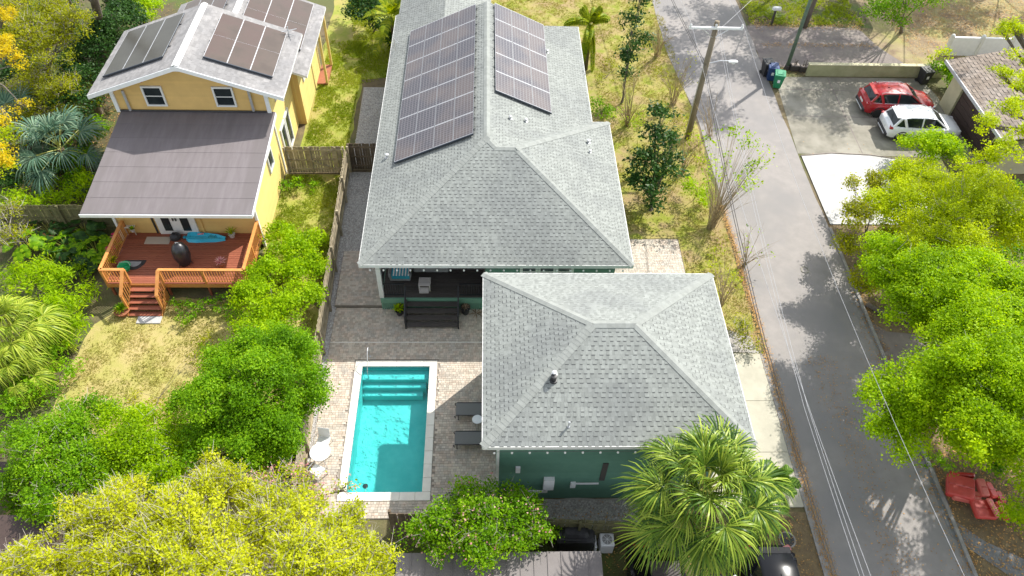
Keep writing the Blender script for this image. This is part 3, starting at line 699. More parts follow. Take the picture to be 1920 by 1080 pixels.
# ------------------------------------------------------------------ garage
GZ = 5.3; KG = 1.7/3.9
gar = thing('green_garage', 'smaller green two storey outbuilding with grey-green hip roof standing beside the pool', 'garage building', (4.5, 16.4, 0))
a, b, c, d = (-.09, 12.5, GZ), (9.2, 12.5, GZ), (9.2, 20.3, GZ), (-.09, 20.3, GZ); r1, r2 = (3.81, 16.4, GZ+1.7), (5.3, 16.4, GZ+1.7)
gp = [[a, b, r2, r1], [b, c, r2], [c, d, r1, r2], [d, a, r1]]
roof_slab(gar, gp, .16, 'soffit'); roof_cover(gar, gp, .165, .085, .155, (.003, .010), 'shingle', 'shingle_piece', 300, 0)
gn = [normal(p) for p in gp]
caps(gar, a, r1, gn[0], gn[3], 'shingle_cap'); caps(gar, b, r2, gn[0], gn[1], 'shingle_cap'); caps(gar, c, r2, gn[1], gn[2], 'shingle_cap'); caps(gar, d, r1, gn[2], gn[3], 'shingle_cap')
caps(gar, r2, r1, gn[0], gn[2], 'shingle_cap')
fascia(gar, [d, a, b, c, d], 'white_paint', .19)
wl_box(gar, .5, 8.6, 13.12, 19.7, 0, GZ-.03, 'green_paint')
lap(gar, [(.5, 13.115, .1), (8.6, 13.115, .1), (8.6, 13.115, GZ-.18), (.5, 13.115, GZ-.18)], 'green_paint')
wl_box(gar, .40, .499, 13.0, 13.118, 0.05, GZ-.17, 'white_paint', 'corner_board')
wl_box(gar, .43, .498, 13.14, 19.6, 0.05, GZ-.17, 'green_trim', 'side_cladding')
window(gar, (4.85, 13.09, 4.75), .95, .75, '-y', panes=3, glass='window_glass', fw=.09)
vent(gar, 2.35, 14.55, GZ+(14.55-12.5)*KG, .09, .22, 'black_plastic'); vent(gar, 2.36, 14.65, GZ+(14.65-12.5)*KG+.16, .07, .1, 'galvanised')
p = at(1066, 800, 6)
for _ in range(5): p = at(1066, 800, GZ+(p.y-12.5)*KG)
vent(gar, p.x, p.y, p.z, .035, .25, 'galvanised')
def gbox(px0, py0, px1, py1, dpt, m, name, y=13.09):
    # box on the front wall covering these photo pixels
    def onw(px, py):
        lo, hi = -2, 9
        for _ in range(40):
            mid = (lo+hi)/2
            if at(px, py, mid).y > y: lo = mid
            else: hi = mid
        return at(px, py, lo)
    q0, q1 = onw(px0, py0), onw(px1, py1); l = gar.location
    z0, z1 = sorted((q0.z, q1.z)); x0, x1 = sorted((q0.x, q1.x))
    return MB().b2(x0-l.x, x1-l.x, y-dpt-l.y, y-l.y, z0, z1).build(name, m, gar)
gbox(1020, 894, 1037, 912, .16, 'white_metal', 'electric_meter_box'); gbox(1022, 912, 1026, 921, .06, 'white_metal', 'conduit'); gbox(984, 919, 1024, 922, .05, 'white_metal', 'conduit')
gbox(984, 922, 986.5, 937, .05, 'galvanised', 'conduit'); gbox(1070, 903, 1078, 911, .09, 'white_metal', 'outlet_box'); gbox(1078, 905, 1122, 906.5, .04, 'white_metal', 'conduit')
gbox(967, 874, 975, 883, .09, 'white_metal', 'outlet_box'); gbox(1131, 868, 1133, 900, .03, 'dark_wire', 'cable')
# ------------------------------------------------------------------ string of bulbs under the eaves
def bulbs(a, b, n_, label):
    t = thing('string_lights', label, 'string lights', a)
    a, b = Vector(a), Vector(b)
    me = MB().lathe((0, 0, -.16), [(.012, .12), (.035, .09), (.045, .04), (.02, 0)], 6).mesh('bulb', 'white_paint')
    MB().tube([(0, 0, -.03), b-a+Vector((0, 0, -.03))], .008, 4).build('cable', 'dark_wire', t)
    for i in range(n_): link('bulb', me, t, loc=(b-a)*((i+.5)/n_))
bulbs((-5.3, 22.03, 3.66), (6.3, 22.03, 3.66), 20, 'row of white bulbs hanging under the front eave of the large green house')
bulbs((0.0, 12.39, 5.16), (9.0, 12.39, 5.16), 15, 'row of white bulbs hanging under the front eave of the pool-side outbuilding')

# ------------------------------------------------------------------ yellow house
yh = thing('yellow_house', 'two storey yellow clapboard house with weathered grey shingle gables and a low flat rear roof', 'house', (-15, 33, 0))
UZ = 5.5; KY = .354
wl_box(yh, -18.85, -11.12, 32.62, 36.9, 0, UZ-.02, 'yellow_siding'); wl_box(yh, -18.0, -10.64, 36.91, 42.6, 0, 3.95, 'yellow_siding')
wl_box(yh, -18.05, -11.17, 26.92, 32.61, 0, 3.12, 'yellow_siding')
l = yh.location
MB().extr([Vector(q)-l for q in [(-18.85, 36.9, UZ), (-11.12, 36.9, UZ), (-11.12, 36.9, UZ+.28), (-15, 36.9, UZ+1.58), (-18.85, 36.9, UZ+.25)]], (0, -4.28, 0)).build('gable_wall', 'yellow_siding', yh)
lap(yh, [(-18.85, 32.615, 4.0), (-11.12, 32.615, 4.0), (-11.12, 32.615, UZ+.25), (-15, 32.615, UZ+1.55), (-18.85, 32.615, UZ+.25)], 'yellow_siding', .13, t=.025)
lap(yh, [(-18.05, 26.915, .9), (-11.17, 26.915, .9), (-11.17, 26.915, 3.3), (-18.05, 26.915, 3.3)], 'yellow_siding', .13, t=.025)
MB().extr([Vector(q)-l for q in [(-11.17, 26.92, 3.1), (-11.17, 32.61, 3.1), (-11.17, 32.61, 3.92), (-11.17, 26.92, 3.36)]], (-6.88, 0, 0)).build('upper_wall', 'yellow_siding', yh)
lap(yh, [(-11.165, 26.92, .05), (-11.165, 32.61, .05), (-11.165, 32.61, 3.9), (-11.165, 26.92, 3.34)], 'yellow_sunlit_siding', .13, t=.02)
lap(yh, [(-11.115, 32.62, .05), (-11.115, 36.9, .05), (-11.115, 36.9, UZ), (-11.115, 32.62, UZ)], 'yellow_sunlit_siding', .13, t=.02)
lap(yh, [(-10.635, 36.91, .05), (-10.635, 42.6, .05), (-10.635, 42.6, 3.9), (-10.635, 36.91, 3.9)], 'yellow_sunlit_siding', .13, t=.02)
u1, u2, u3, u4 = (-19.6, 31.8, UZ), (-10.05, 31.8, UZ), (-10.05, 37.65, UZ), (-19.6, 37.65, UZ); uf, ub = (-14.85, 31.8, UZ+4.8*KY), (-14.85, 37.65, UZ+4.8*KY)
up = [[u2, u3, ub, uf], [u4, u1, uf, ub]]
roof_slab(yh, up, .14, 'white_paint'); roof_cover(yh, up, .14, .24, .34, (.005, .011), 'old_shingle', 'old_shingle_piece', 250, 0)
RZ = 3.95; q1, q2, q3, q4 = (-18.5, 35.9, RZ), (-9.8, 35.9, RZ), (-9.8, 43.3, RZ), (-18.5, 43.3, RZ); qf, qb = (-14.15, 35.9, RZ+4.35*KY), (-14.15, 43.3, RZ+4.35*KY)
rp_ = [[(-9.8, 35.9, RZ), q3, qb, (-14.15, 37.0, RZ+4.35*KY), (-11.1, 37.0, RZ+1.3*KY), (-11.1, 35.9, RZ+1.3*KY)], [q4, (-18.5, 37.7, RZ), (-14.15, 37.7, RZ+4.35*KY), qb]]
roof_slab(yh, rp_, .12, 'white_paint'); roof_cover(yh, rp_, .14, .24, .34, (.005, .011), 'old_shingle', 'old_shingle_piece')
for (a, b) in ((uf, ub), ((-14.15, 37.8, RZ+4.35*KY), qb)):
    a, b = Vector(a)-l, Vector(b)-l; w_ = .17
    MB().extr([a+Vector((-w_, 0, -.04)), a+Vector((0, 0, .035)), a+Vector((w_, 0, -.04)), a+Vector((w_, 0, -.01)), a+Vector((0, 0, .065)), a+Vector((-w_, 0, -.01))], b-a).build('ridge_cap', 'ridge_metal', yh)
# barge boards
for s, e0 in ((1, u2), (-1, u1)):
    a, b = Vector(e0)-l, Vector(uf)-l
    MB().extr([a+Vector((0, 0, -.22)), a, b, b+Vector((0, 0, -.22))], (0, -.05, 0)).build('barge_board', 'white_metal', yh)
MB().extr([Vector((-14.85, 31.82, UZ+1.38))-l + Vector(q) for q in ((-.42, 0, 0), (.42, 0, 0), (.22, 0, .2), (-.22, 0, .2))], (0, .75, 0)).build('gable_vent', 'white_metal', yh)
for x in (-18.3, -16.85, -13.0, -10.9):
    zz = UZ+(4.85-abs(x+14.85))*KY-.30
    MB().extr([Vector((x-.06, 32.6, zz-.25))-l, Vector((x-.06, 32.6, zz+.02))-l, Vector((x-.06, 31.95, zz+.02))-l, Vector((x-.06, 31.95, zz-.06))-l], (.12, 0, 0)).build('bracket', 'red_paint', yh)
window(yh, (-16.75, 32.59, 4.95), .85, 1.0, '-y', rows=2); window(yh, (-13.25, 32.59, 4.95), .85, 1.0, '-y', rows=2)
for x in (-18.85, -11.20): wl_box(yh, x-.06, x+.12, 32.50, 32.61, .0 if x > -12 else 4.0, UZ-.02, 'white_metal', 'corner_board')
wl_box(yh, -11.25, -11.13, 26.80, 26.91, 0, 3.3, 'white_metal', 'corner_board'); wl_box(yh, -18.12, -18.0, 26.80, 26.91, 0, 3.3, 'white_metal', 'corner_board')
MB().tube([Vector(q)-l for q in ((-18.2, 32.5, 5.3), (-18.2, 32.5, 4.1))], .07, 6).build('downspout', 'galvanised', yh)
MB().tube([Vector(q)-l for q in ((-11.95, 32.5, 5.35), (-11.95, 32.5, 4.15))], .07, 6).build('downspout', 'galvanised', yh)
MB().tube([Vector(q)-l for q in ((-18.7, 32.50, 4.10), (-11.3, 32.50, 4.10))], .045, 6).build('flashing', 'black_plastic', yh)
# lower rolled roof: strips side by side up the slope
lr = [(-18.72, 25.7, 3.3), (-10.88, 25.7, 3.3), (-10.88, 32.6, 4.02), (-18.72, 32.6, 4.02)]
roof_slab(yh, [lr], .13, 'white_metal')
for i in range(7):
    t0, t1 = i/7, (i+1)/7+.006 if i < 6 else 1
    y0, y1 = 25.7+6.9*t0, 25.7+6.9*t1; z0, z1 = 3.3+.72*t0, 3.3+.72*t1
    MB().extr([Vector(q)-l for q in ((-18.72, y0, z0+.012), (-10.88, y0, z0+.012), (-10.88, y1, z1+.002), (-18.72, y1, z1+.002))], (0, 0, .012)).build('roofing_strip', 'rolled_roof', yh)
MB().extr([Vector(q)-l for q in ((-18.75, 25.66, 3.14), (-10.85, 25.66, 3.14), (-10.85, 25.66, 3.31), (-18.75, 25.66, 3.31))], (0, -.04, 0)).build('fascia', 'white_metal', yh)
MB().extr([Vector(q)-l for q in ((-10.87, 25.7, 3.14), (-10.87, 32.5, 3.85), (-10.87, 32.5, 4.04), (-10.87, 25.7, 3.33))], (.035, 0, 0)).build('fascia', 'white_metal', yh)
# french door, small window, side openings
dx = -15.15
door = wl_box(yh, dx-.95, dx+.95, 26.80, 26.90, .9, 3.02, 'white_paint', 'french_door')
for s in (-1, 1):
    for z0, z1 in ((1.15, 2.05), (2.2, 2.75)):
        wl_box(yh, dx+s*.45-.19, dx+s*.45+.19, 26.775, 26.80, z0, z1, 'dark_glass', 'pane').parent = door
        door.children if False else None
for c_ in [o for o in bpy.data.objects if o.parent == door]: c_.location = (0, 0, 0)
h_ = MB()
for s in (-1, 1): h_.box(Vector((dx+s*.07, 26.77, 1.95))-l, (.05, .06, .22)).box(Vector((dx+s*.09, 26.77, 2.3))-l, (.07, .05, .07))
h_.build('handle', 'black_metal', door)
wl_box(yh, -14.02, -13.92, 26.84, 26.90, .9, 3.1, 'yellow_siding', 'trim_board'); wl_box(yh, -16.3, -16.22, 26.84, 26.90, .9, 3.1, 'black_plastic', 'downspout')
window(yh, (-12.65, 26.88, 2.55), .6, .55, '-y', fw=.12)
window(yh, (-11.12, 34.0, 4.6), .62, 1.1, '+x', fw=.1, rows=2); window(yh, (-11.12, 35.2, 4.6), .62, 1.1, '+x', fw=.1, rows=2)
window(yh, (-11.14, 30.6, 2.5), .7, .9, '+x', fw=.1)
window(yh, (-10.62, 38.2, 2.9), .55, 1.0, '+x', fw=.1, rows=2)
for y in (33.6, 34.7): window(yh, (-11.10, y, 1.35), .72, 1.9, '+x', fw=.14, name='side_door')
MB().tube([Vector(q)-l for q in ((-10.9, 36.95, 3.9), (-10.9, 36.95, .1))], .05, 6).build('downspout', 'yellow_sunlit_siding', yh)
wl_box(yh, -10.62, -9.95, 40.9, 43.0, 0, .12, 'terracotta', 'side_porch_floor')
wl_box(yh, -10.05, -9.92, 42.9, 43.05, .12, 3.85, 'yellow_sunlit_siding', 'porch_post'); wl_box(yh, -10.05, -9.92, 40.9, 41.05, .12, 3.85, 'yellow_sunlit_siding', 'porch_post')
MB().tube([Vector(q)-l for q in ((-10.6, 37.0, 5.0), (-10.6, 37.0, 6.3))], .03, 5).tube([Vector(q)-l for q in ((-10.9, 36.8, 6.1), (-10.2, 37.3, 6.0))], .02, 5).tube([Vector(q)-l for q in ((-10.8, 37.3, 5.7), (-10.3, 36.8, 5.9))], .02, 5).build('antenna', 'galvanised', yh)

# ------------------------------------------------------------------ solar arrays
def solar_array(label, O, e, s_, nu, nv, pu, pv, m, gap=.025, lift=.12, hdr=False, bu=.010, bv=.030):
    """O corner on the roof; e, s_ unit directions in the plane"""
    O, e, s_ = Vector(O), Vector(e).normalized(), Vector(s_).normalized(); n_ = e.cross(s_).normalized()
    if n_.z < 0: n_ = -n_
    t = thing('solar_array', label, 'solar panels', O, group='solar arrays on the roofs')
    hu, hv = pu/2-gap/2, pv/2-gap/2
    mb = MB(); vs = []
    for a_, b_ in ((-hu, -hv), (hu, -hv), (hu, hv), (-hu, hv)): vs.append(e*a_+s_*b_)
    if e.cross(s_).z < 0: vs = vs[::-1]
    mb.add([v-n_*.02 for v in vs]+[v+n_*.02 for v in vs], [(3, 2, 1, 0)] + [(i, (i+1) % 4, (i+1) % 4+4, i+4) for i in range(4)], mi=1)
    b_ = .018
    ins = [v - e*(bu if v.dot(e) > 0 else -bu) - s_*(bv if v.dot(s_) > 0 else -bv) for v in vs]
    mb.add([v+n_*.02 for v in vs]+[v+n_*.02 for v in ins], [(i, (i+1) % 4, (i+1) % 4+4, i+4) for i in range(4)], mi=2)
    k = len(mb.v); mb.add([v+n_*.018 for v in ins], [(0, 1, 2, 3)], mi=0)
    me = mb.mesh('solar_panel', [m, 'panel_edge', 'panel_frame'])
    uvl = me.uv_layers.new(name='UVMap')
    for p_ in me.polygons:
        for li in p_.loop_indices:
            co = me.vertices[me.loops[li].vertex_index].co; uvl.data[li].uv = (co.dot(e)/(2*hu)+.5, co.dot(s_)/(2*hv)+.5)
    for i in range(nu):
        for j in range(nv): link('solar_panel', me, t, loc=e*(pu*(i+.5))+s_*(pv*(j+.5))+n_*lift)
    for j in range(nv*2):
        q = s_*(pv*(j/2+.25)); MB().tube([q+n_*.05-e*.02, q+e*pu*nu+n_*.05+e*.07], .022, 4).build('mounting_rail', 'panel_edge', t)
    q = n_*(lift-.05); f0 = -s_*.03 if s_.y > .5 else -e*.03
    MB().extr([q, q+e*pu*nu, q+e*pu*nu+n_*.085, q+n_*.085], -s_*.05).build('array_skirt', 'panel_edge', t)
    return t
sl_ = Vector((1, 0, K)).normalized()
pl = on_left(741, 301)
solar_array('tall grid of blue-violet panels on the left slope of the large green roof', (-4.33, 28.15, ZE+(5.48-4.33)*K), sl_, (0, 1, 0), 4, 7, 1.045, 1.665, 'solar_cells')
sr = Vector((-1, 0, K)).normalized()
solar_array('narrower grid of pale grey panels on the right slope of the large green roof', (3.25, 31.45, ZE+(5.55-3.25)*K), sr, (0, 1, 0), 3, 5, 1.045, 1.67, 'solar_cells')
yl = Vector((1, 0, KY)).normalized(); yr = Vector((-1, 0, KY)).normalized()
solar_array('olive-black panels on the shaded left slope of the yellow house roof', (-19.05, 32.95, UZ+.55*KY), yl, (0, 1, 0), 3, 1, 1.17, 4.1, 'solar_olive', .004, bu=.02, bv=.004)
solar_array('brown panels on the right slope of the yellow house front roof', (-10.75, 33.0, UZ+.7*KY), yr, (0, 1, 0), 3, 2, 1.11, 2.03, 'solar_brown', .004, bu=.02, bv=.004)
solar_array('brown panels on the lower rear roof of the yellow house', (-10.45, 38.0, RZ+.65*KY), yr, (0, 1, 0), 3, 2, 1.15, 2.45, 'solar_brown', .004, bu=.02, bv=.004)
solar_array('brown panels on the far left slope of the yellow house rear roof', (-17.9, 38.0, RZ+.6*KY), yl, (0, 1, 0), 3, 2, 1.05, 2.45, 'solar_brown', .004, bu=.02, bv=.004)

# ================================================================== FENCES AND WALLS
def fence(label, a, b, h, m, cat='fence', side=1, sp=.145, posts=2.4, brace=False, cap=False, jit=.02):
    a, b = Vector((*a, 0)), Vector((*b, 0)); L = (b-a).length; d = (b-a)/L; rz = math.atan2(d.y, d.x)
    t = thing('wooden_fence' if not brace else 'fence_gate', label, cat, a, rz)
    mes = [MB().b2(-.066, .066, -.01, .01, 0, h+random.uniform(-.02, .02)).mesh('picket', m) for _ in range(4)]
    for i in range(int(L/sp)):
        o = link('picket', random.choice(mes), t, loc=(sp*(i+.5), random.uniform(-jit, jit)*.3, .03)); o.rotation_euler = (random.uniform(-.01, .01), random.uniform(-.012, .012), 0)
    for z in (.3, h*.52, h-.2): MB().b2(0, L, side*.03-.02, side*.03+.02, z-.045, z+.045).build('rail', m, t)
    n_ = max(1, round(L/posts))
    pm = MB().b2(-.05, .05, -.05, .05, -.1, h+.06).mesh('post', m)
    for i in range(n_+1): link('post', pm, t, loc=(L*i/n_, side*.09, 0))
    if brace:
        g0, g1 = L*.42, L*.86
        for x in (g0, g1): MB().b2(x-.05, x+.05, side*.06-.015, side*.06+.03, .05, h).build('gate_stile', m, t)
        for z0, z1 in ((h*.5, h-.15), (h*.5, .2)):
            p, q = Vector((g0+.02, side*.075, z0)), Vector((g1, side*.075, z1)); MB().extr([p-Vector((0, 0, .05)), q-Vector((0, 0, .05)), q+Vector((0, 0, .05)), p+Vector((0, 0, .05))], (0, side*.025, 0)).build('brace', m, t)
    if cap: MB().b2(0, L, -.07, .09, h+.07, h+.10).build('cap_board', m, t)
    return t
fence('long weathered picket fence dividing the yellow house yard from the brick patio', (-7.17, 12.6), (-7.62, 32.6), 1.75, 'fence_wood', side=-1)
fence('olive wooden gate fence with diagonal braces between yellow house and long fence', (-10.9, 32.5), (-7.75, 32.6), 1.8, 'fence_wood', side=-1, brace=True, cat='gate')
fence('dark wooden gate fence across the gravel strip beside the green house', (-7.5, 32.85), (-4.95, 32.85), 1.8, 'dark_fence', side=-1)
fence('dark wooden fence at the foot of the pool patio beside the leafy shrub', (-3.5, 11.75), (1.3, 11.70), 1.75, 'dark_fence', side=1)
fence('olive wooden fence below the gravel behind the green outbuilding', (1.35, 11.55), (5.6, 11.35), 1.7, 'olive_fence', side=-1)
fence('olive shaded fence running from the jungle to the corner of the yellow house', (-24.2, 27.9), (-18.3, 28.0), 1.7, 'olive_fence', side=-1)
gw = thing('garden_wall', 'low mossy cream wall along the far edge of the parking driveway', 'wall', (21.0, 42.6, 0))
MB().bevbox((4.6, 0, .42), (9.2, .22, .84), .02).build('wall_body', 'moss_wall', gw); MB().bevbox((4.6, 0, .87), (9.26, .3, .06), .01).build('wall_cap', 'cream_stucco', gw)
ww = thing('white_wall', 'white rendered wall with round post caps behind the brown tiled garage', 'wall', (31.4, 45.3, 0), R(-1))
MB().b2(0, 11, -.08, .08, 0, 1.35).build('wall_body', 'white_metal', ww)
for i in range(6): MB().b2(i*2.1-.1, i*2.1+.1, -.12, .12, 0, 1.4).build('pier', 'white_paint', ww); MB().lathe((i*2.1, 0, 1.4), [(.13, 0), (.14, .06), (.08, .14), (.01, .17)], 10).build('post_cap', 'white_paint', ww)
ig = thing('iron_gate', 'pale slatted gate half hidden under the big green roadside tree', 'gate', (20.3, 19.4, 0), R(-24))
for i in range(12): MB().b2(i*.13, i*.13+.05, -.03, .03, 0, 1.1-.01*i).build('slat', 'pale_bark', ig)
MB().b2(-.05, 1.6, .03, .07, .2, .27).build('rail', 'black_metal', ig); MB().b2(-.05, 1.6, .03, .07, .85, .92).build('rail', 'black_metal', ig)
lw = thing('log_edging', 'dark rotting log lying at the road edge under the green tree', 'log', (18.55, 23.0, 0)); MB().tube([(0, 0, .1), (.5, -.45, .12), (1.2, -.85, .11), (1.9, -1.1, .1)], .13, 7).build('log', 'bark', lw, smooth=True)

# ------------------------------------------------------------------ garage on the right
rg = thing('tiled_garage', 'cream stucco garage with brown tiled roof and wide dark door facing the parked cars', 'garage', (29, 36.8, 0))
wl_box(rg, 29.02, 36, 33.7, 39.6, 0, 2.3, 'cream_stucco')
for y0, y1 in ((38.3, 39.62), (33.2, 33.75)): wl_box(rg, 28.80, 29.02, y0, y1, 0, 2.32, 'cream_stucco', 'door_pier')
wl_box(rg, 28.78, 29.02, 33.76, 38.29, 2.05, 2.32, 'cream_stucco', 'lintel')
gd = wl_box(rg, 28.94, 29.01, 33.76, 38.29, 0, 2.05, 'door_brown', 'garage_door')
for i in range(5): wl_box(rg, 28.915, 28.939, 33.80, 38.25, .02+i*.405, .405+i*.405-.01, 'door_brown', 'door_panel')
e0, e1 = (28.55, 32.7, 2.45), (28.55, 40.7, 2.45); e2, e3 = (37, 40.7, 2.45+8.45*.22), (37, 32.7, 2.45+8.45*.22)
rpl = [[e0, e3, e2, e1]]
rpl = [[e1, e0, e3, e2]]
roof_slab(rg, rpl, .14, 'door_brown'); roof_cover(rg, rpl, .22, .24, .30, (.01, .03), 'brown_tile', 'brown_tile_piece', 250, 0, 'roof_tile')
l = rg.location
MB().b2(28.49-29, 28.55-29, 32.7-36.8, 40.7-36.8, 2.30, 2.50).build('gutter', 'panel_frame', rg)
MB().b2(28.5-29, 37-29, 40.72-36.8, 40.76-36.8, 2.3, 2.46).build('fascia', 'door_brown', rg)
wl_box(rg, 28.8, 36, 32.9, 33.69, 0, 1.9, 'cream_stucco', 'side_wall')

# ------------------------------------------------------------------ wooden deck of the yellow house
dk = thing('wooden_deck', 'red stained wooden deck with orange railings behind the yellow house', 'deck', (-14.5, 25.1, 0)); l = dk.location
X0, X1, Y0, Y1 = -17.72, -11.15, 23.55, 26.88
bd = MB().b2(-(X1-X0)/2, (X1-X0)/2, -.066, .066, -.03, 0).mesh('deck_board', 'deck_board')
for i in range(23): link('deck_board', bd, dk, loc=((X0+X1)/2-l.x, Y0+.07+i*.1445-l.y, .9+random.uniform(-.002, .002)))
for y, nm_ in ((Y0-.03, 'rim_joist'), (Y1, 'rim_joist')): MB().b2(X0-l.x, X1-l.x, y-.03-l.y, y+.0-l.y, .68, .9).build('rim_joist', 'rail_wood', dk)
for x in (X0, X1): MB().b2(x-.04-l.x, x-l.x, Y0-l.y, Y1-l.y, .68, .9).build('rim_joist', 'rail_wood', dk)
for x in (X0+.1, -15.0, -13.1, X1-.2): MB().b2(x-.05-l.x, x+.05-l.x, Y0+.02-l.y, Y0+.12-l.y, 0, .7).build('leg', 'deck_board', dk)
MB().b2(X0+.3-l.x, X1-.3-l.x, Y0+.5-l.y, Y1-.1-l.y, .0, .6).build('underdeck_shade_fill', 'dark_wood', dk)  # added dark block, its colour stands in for the shade under the deck
def wrail(a, b): railing(dk, a, b, .9, .92, 'rail_wood', sp=.125, cap_w=.15, bal=.035)
wrail((X0+.03, Y0+.03), (-16.62, Y0+.03)); wrail((-15.08, Y0+.03), (X1-.05, Y0+.03)); wrail((X0+.03, Y0+.03), (X0+.03, Y1-.1)); wrail((X1-.04, Y0+.03), (X1-.04, Y1-.05))
for x, y in ((X0+.03, Y0+.03), (-16.62, Y0+.03), (-15.08, Y0+.03), (-13.1, Y0+.03), (X1-.05, Y0+.03), (X0+.03, Y1-.1), (X1-.04, Y1-.1), (X1-.04, 25.2)):
    MB().b2(x-.05-l.x, x+.05-l.x, y-.05-l.y, y+.05-l.y, .6, 1.80).build('post', 'rail_wood', dk)
ds = thing('deck_stairs', 'red wooden stairs with sloping orange handrails going down from the deck to the lawn', 'stairs', (-15.85, 23.5, 0))
for i in range(5):
    y = -.05-.235*i; z = .76-.165*i
    MB().b2(-.72, .72, y-.26, y+.0, z-.04, z).build('tread', 'deck_board', ds); MB().b2(-.7, .7, y-.03, y-.005, z-.16, z-.041).build('riser', 'deck_board', ds)
for s in (-1, 1):
    MB().extr([(s*.76, -.02, .8), (s*.76, -1.22, .06), (s*.76, -1.22, 0), (s*.76, -.02, 0)], (s*.04, 0, 0)).build('stringer', 'rail_wood', ds)
    p, q = Vector((s*.80, .0, 1.82)), Vector((s*.80, -.95, 1.15)); MB().extr([p+Vector((-.075, 0, 0)), p+Vector((.075, 0, 0)), q+Vector((.075, 0, 0)), q+Vector((-.075, 0, 0))], (0, .0, .04)).build('handrail', 'rail_wood', ds)
    MB().b2(s*.8-.045, s*.8+.045, -.99, -.90, .1, 1.16).build('newel_post', 'rail_wood', ds)
    for i in range(1, 6): y = -.16*i; MB().b2(s*.8-.018, s*.8+.018, y-.018, y+.018, .78+y*.68, 1.80+y*.7).build('baluster', 'rail_wood', ds)
pv = thing('stepping_slab', 'pale concrete slab at the foot of the red deck stairs', 'slab', (-15.6, 22.05, 0)); MB().bevbox((0, 0, .03), (1.1, .42, .06), .015).build('slab', 'concrete_white', pv)

# things on the deck
def leafy(V0, n, r, size, droop=.3, up=.6):
    pass
ck_s = 1.3; ck = thing('covered_grill', 'grill under a black egg shaped cover in the middle of the red deck', 'grill', at(348, 494, .9)+Vector((0, 0, .0)))
MB().lathe((0, 0, 0), [(.2, .0), (.27, .12), (.36, .55), (.35, .85), (.27, 1.08), (.13, 1.2), (.02, 1.24)], 18).build('cover', 'black_metal', ck, smooth=True)
for k in range(3): q = k*2.094; MB().tube([(.12*math.cos(q), .12*math.sin(q), .6), (.34*math.cos(q), .34*math.sin(q), 0)], .018, 6).build('leg', 'black_metal', ck)
MB().tube([(-.06, 0, 1.25), (-.06, 0, 1.31), (.06, 0, 1.31), (.06, 0, 1.25)], .014, 5).build('handle', 'galvanised', ck)
ck.scale = (1.1, 1.1, 1.1)
bm_ = thing('inflatable_toy', 'crumpled bright blue inflatable lying on the deck against the yellow wall', 'inflatable toy', at(388, 447, .9), R(-4))
prof = [(-.95, .22), (-.8, .36), (-.4, .33), (0, .30), (.5, .22), (.95, .08)]
mb = MB(); vs = []
for x, w_ in prof: vs += [(x, -w_+random.uniform(-.03, .03), 0), (x, -w_*.7, .10+random.uniform(0, .08)), (x, w_*.1, .06+random.uniform(0, .1)), (x, w_*.7, .13+random.uniform(0, .06)), (x, w_, 0)]
mb.add(vs, [(i*5+j+1, i*5+j, i*5+5+j, i*5+6+j) for i in range(5) for j in range(4)]); mb.build('inflatable_body', 'blue_plastic', bm_, smooth=False)
MB().lathe((.3, 0, .1), [(.17, 0), (.20, .03), (.17, .06), (.13, .03)], 14).build('ring', 'teal_stripe', bm_); MB().bevbox((-.3, .12, .17), (.3, .09, .05), .015, rz=.3).build('strap', 'magenta_petal', bm_)
bb = thing('black_bag', 'black bag slumped beside the french door on the deck', 'bag', at(330, 447, .9)); MB().lathe((0, 0, 0), [(.22, 0), (.28, .08), (.24, .22), (.1, .33), (.02, .34)], 9).build('bag_body', 'black_plastic', bb); MB().tube([(-.1, 0, .3), (-.05, 0, .42), (.08, 0, .42), (.1, 0, .3)], .014, 5).build('strap', 'black_plastic', bb)
ps = thing('small_case', 'small blue case lying between the black bag and the blue inflatable', 'case', at(352, 446, .9)); MB().bevbox((0, 0, .05), (.42, .16, .1), .03).build('case_body', 'teal_stripe', ps); MB().tube([(.2, 0, .06), (.3, .05, .03), (.36, -.03, .02)], .015, 5).build('hose', 'black_plastic', ps)
dm = thing('door_mat', 'faded tan mat in front of the french door on the deck', 'mat', at(296, 451, .905)); MB().bevbox((0, 0, .008), (1.2, .5, .016), .006).build('mat', 'tan_cloth', dm)
hm = thing('halfround_mat', 'dark half round mat lying near the head of the deck stairs', 'mat', at(255, 488, .905))
MB().prism([(.5*math.cos(q), .62*math.sin(q)) for q in [math.pi+math.pi*i/14 for i in range(15)]], 0, .018).build('mat', 'black_plastic', hm)
MB().prism([(.3*math.cos(q), -.1+.34*math.sin(q)) for q in [math.pi+math.pi*i/10 for i in range(11)]], .018, .024).build('pattern', 'grey_cushion', hm)
gc = thing('watering_tub', 'bright green plastic tub by the head of the deck stairs', 'tub', at(236, 505, .9)); MB().lathe((0, 0, 0), [(.2, 0), (.28, .26), (.31, .27), (.26, .25), (.18, .04), (.01, .04)], 14).build('tub_body', 'green_plastic', gc); MB().tube([(.29, 0, .25), (.2, .1, .4), (-.2, .1, .4), (-.29, 0, .25)], .01, 5).build('handle', 'galvanised', gc)
wtb = thing('plant_table', 'small pale wooden table with a plant against the yellow wall left of the door', 'table', at(250, 436, .9))
MB().bevbox((0, 0, .5), (.5, .4, .04), .01).build('table_top', 'cream_cloth', wtb)
for sx in (-1, 1):
    for sy in (-1, 1): MB().b2(sx*.2-.02, sx*.2+.02, sy*.16-.02, sy*.16+.02, 0, .48).build('leg', 'tan_cloth', wtb)

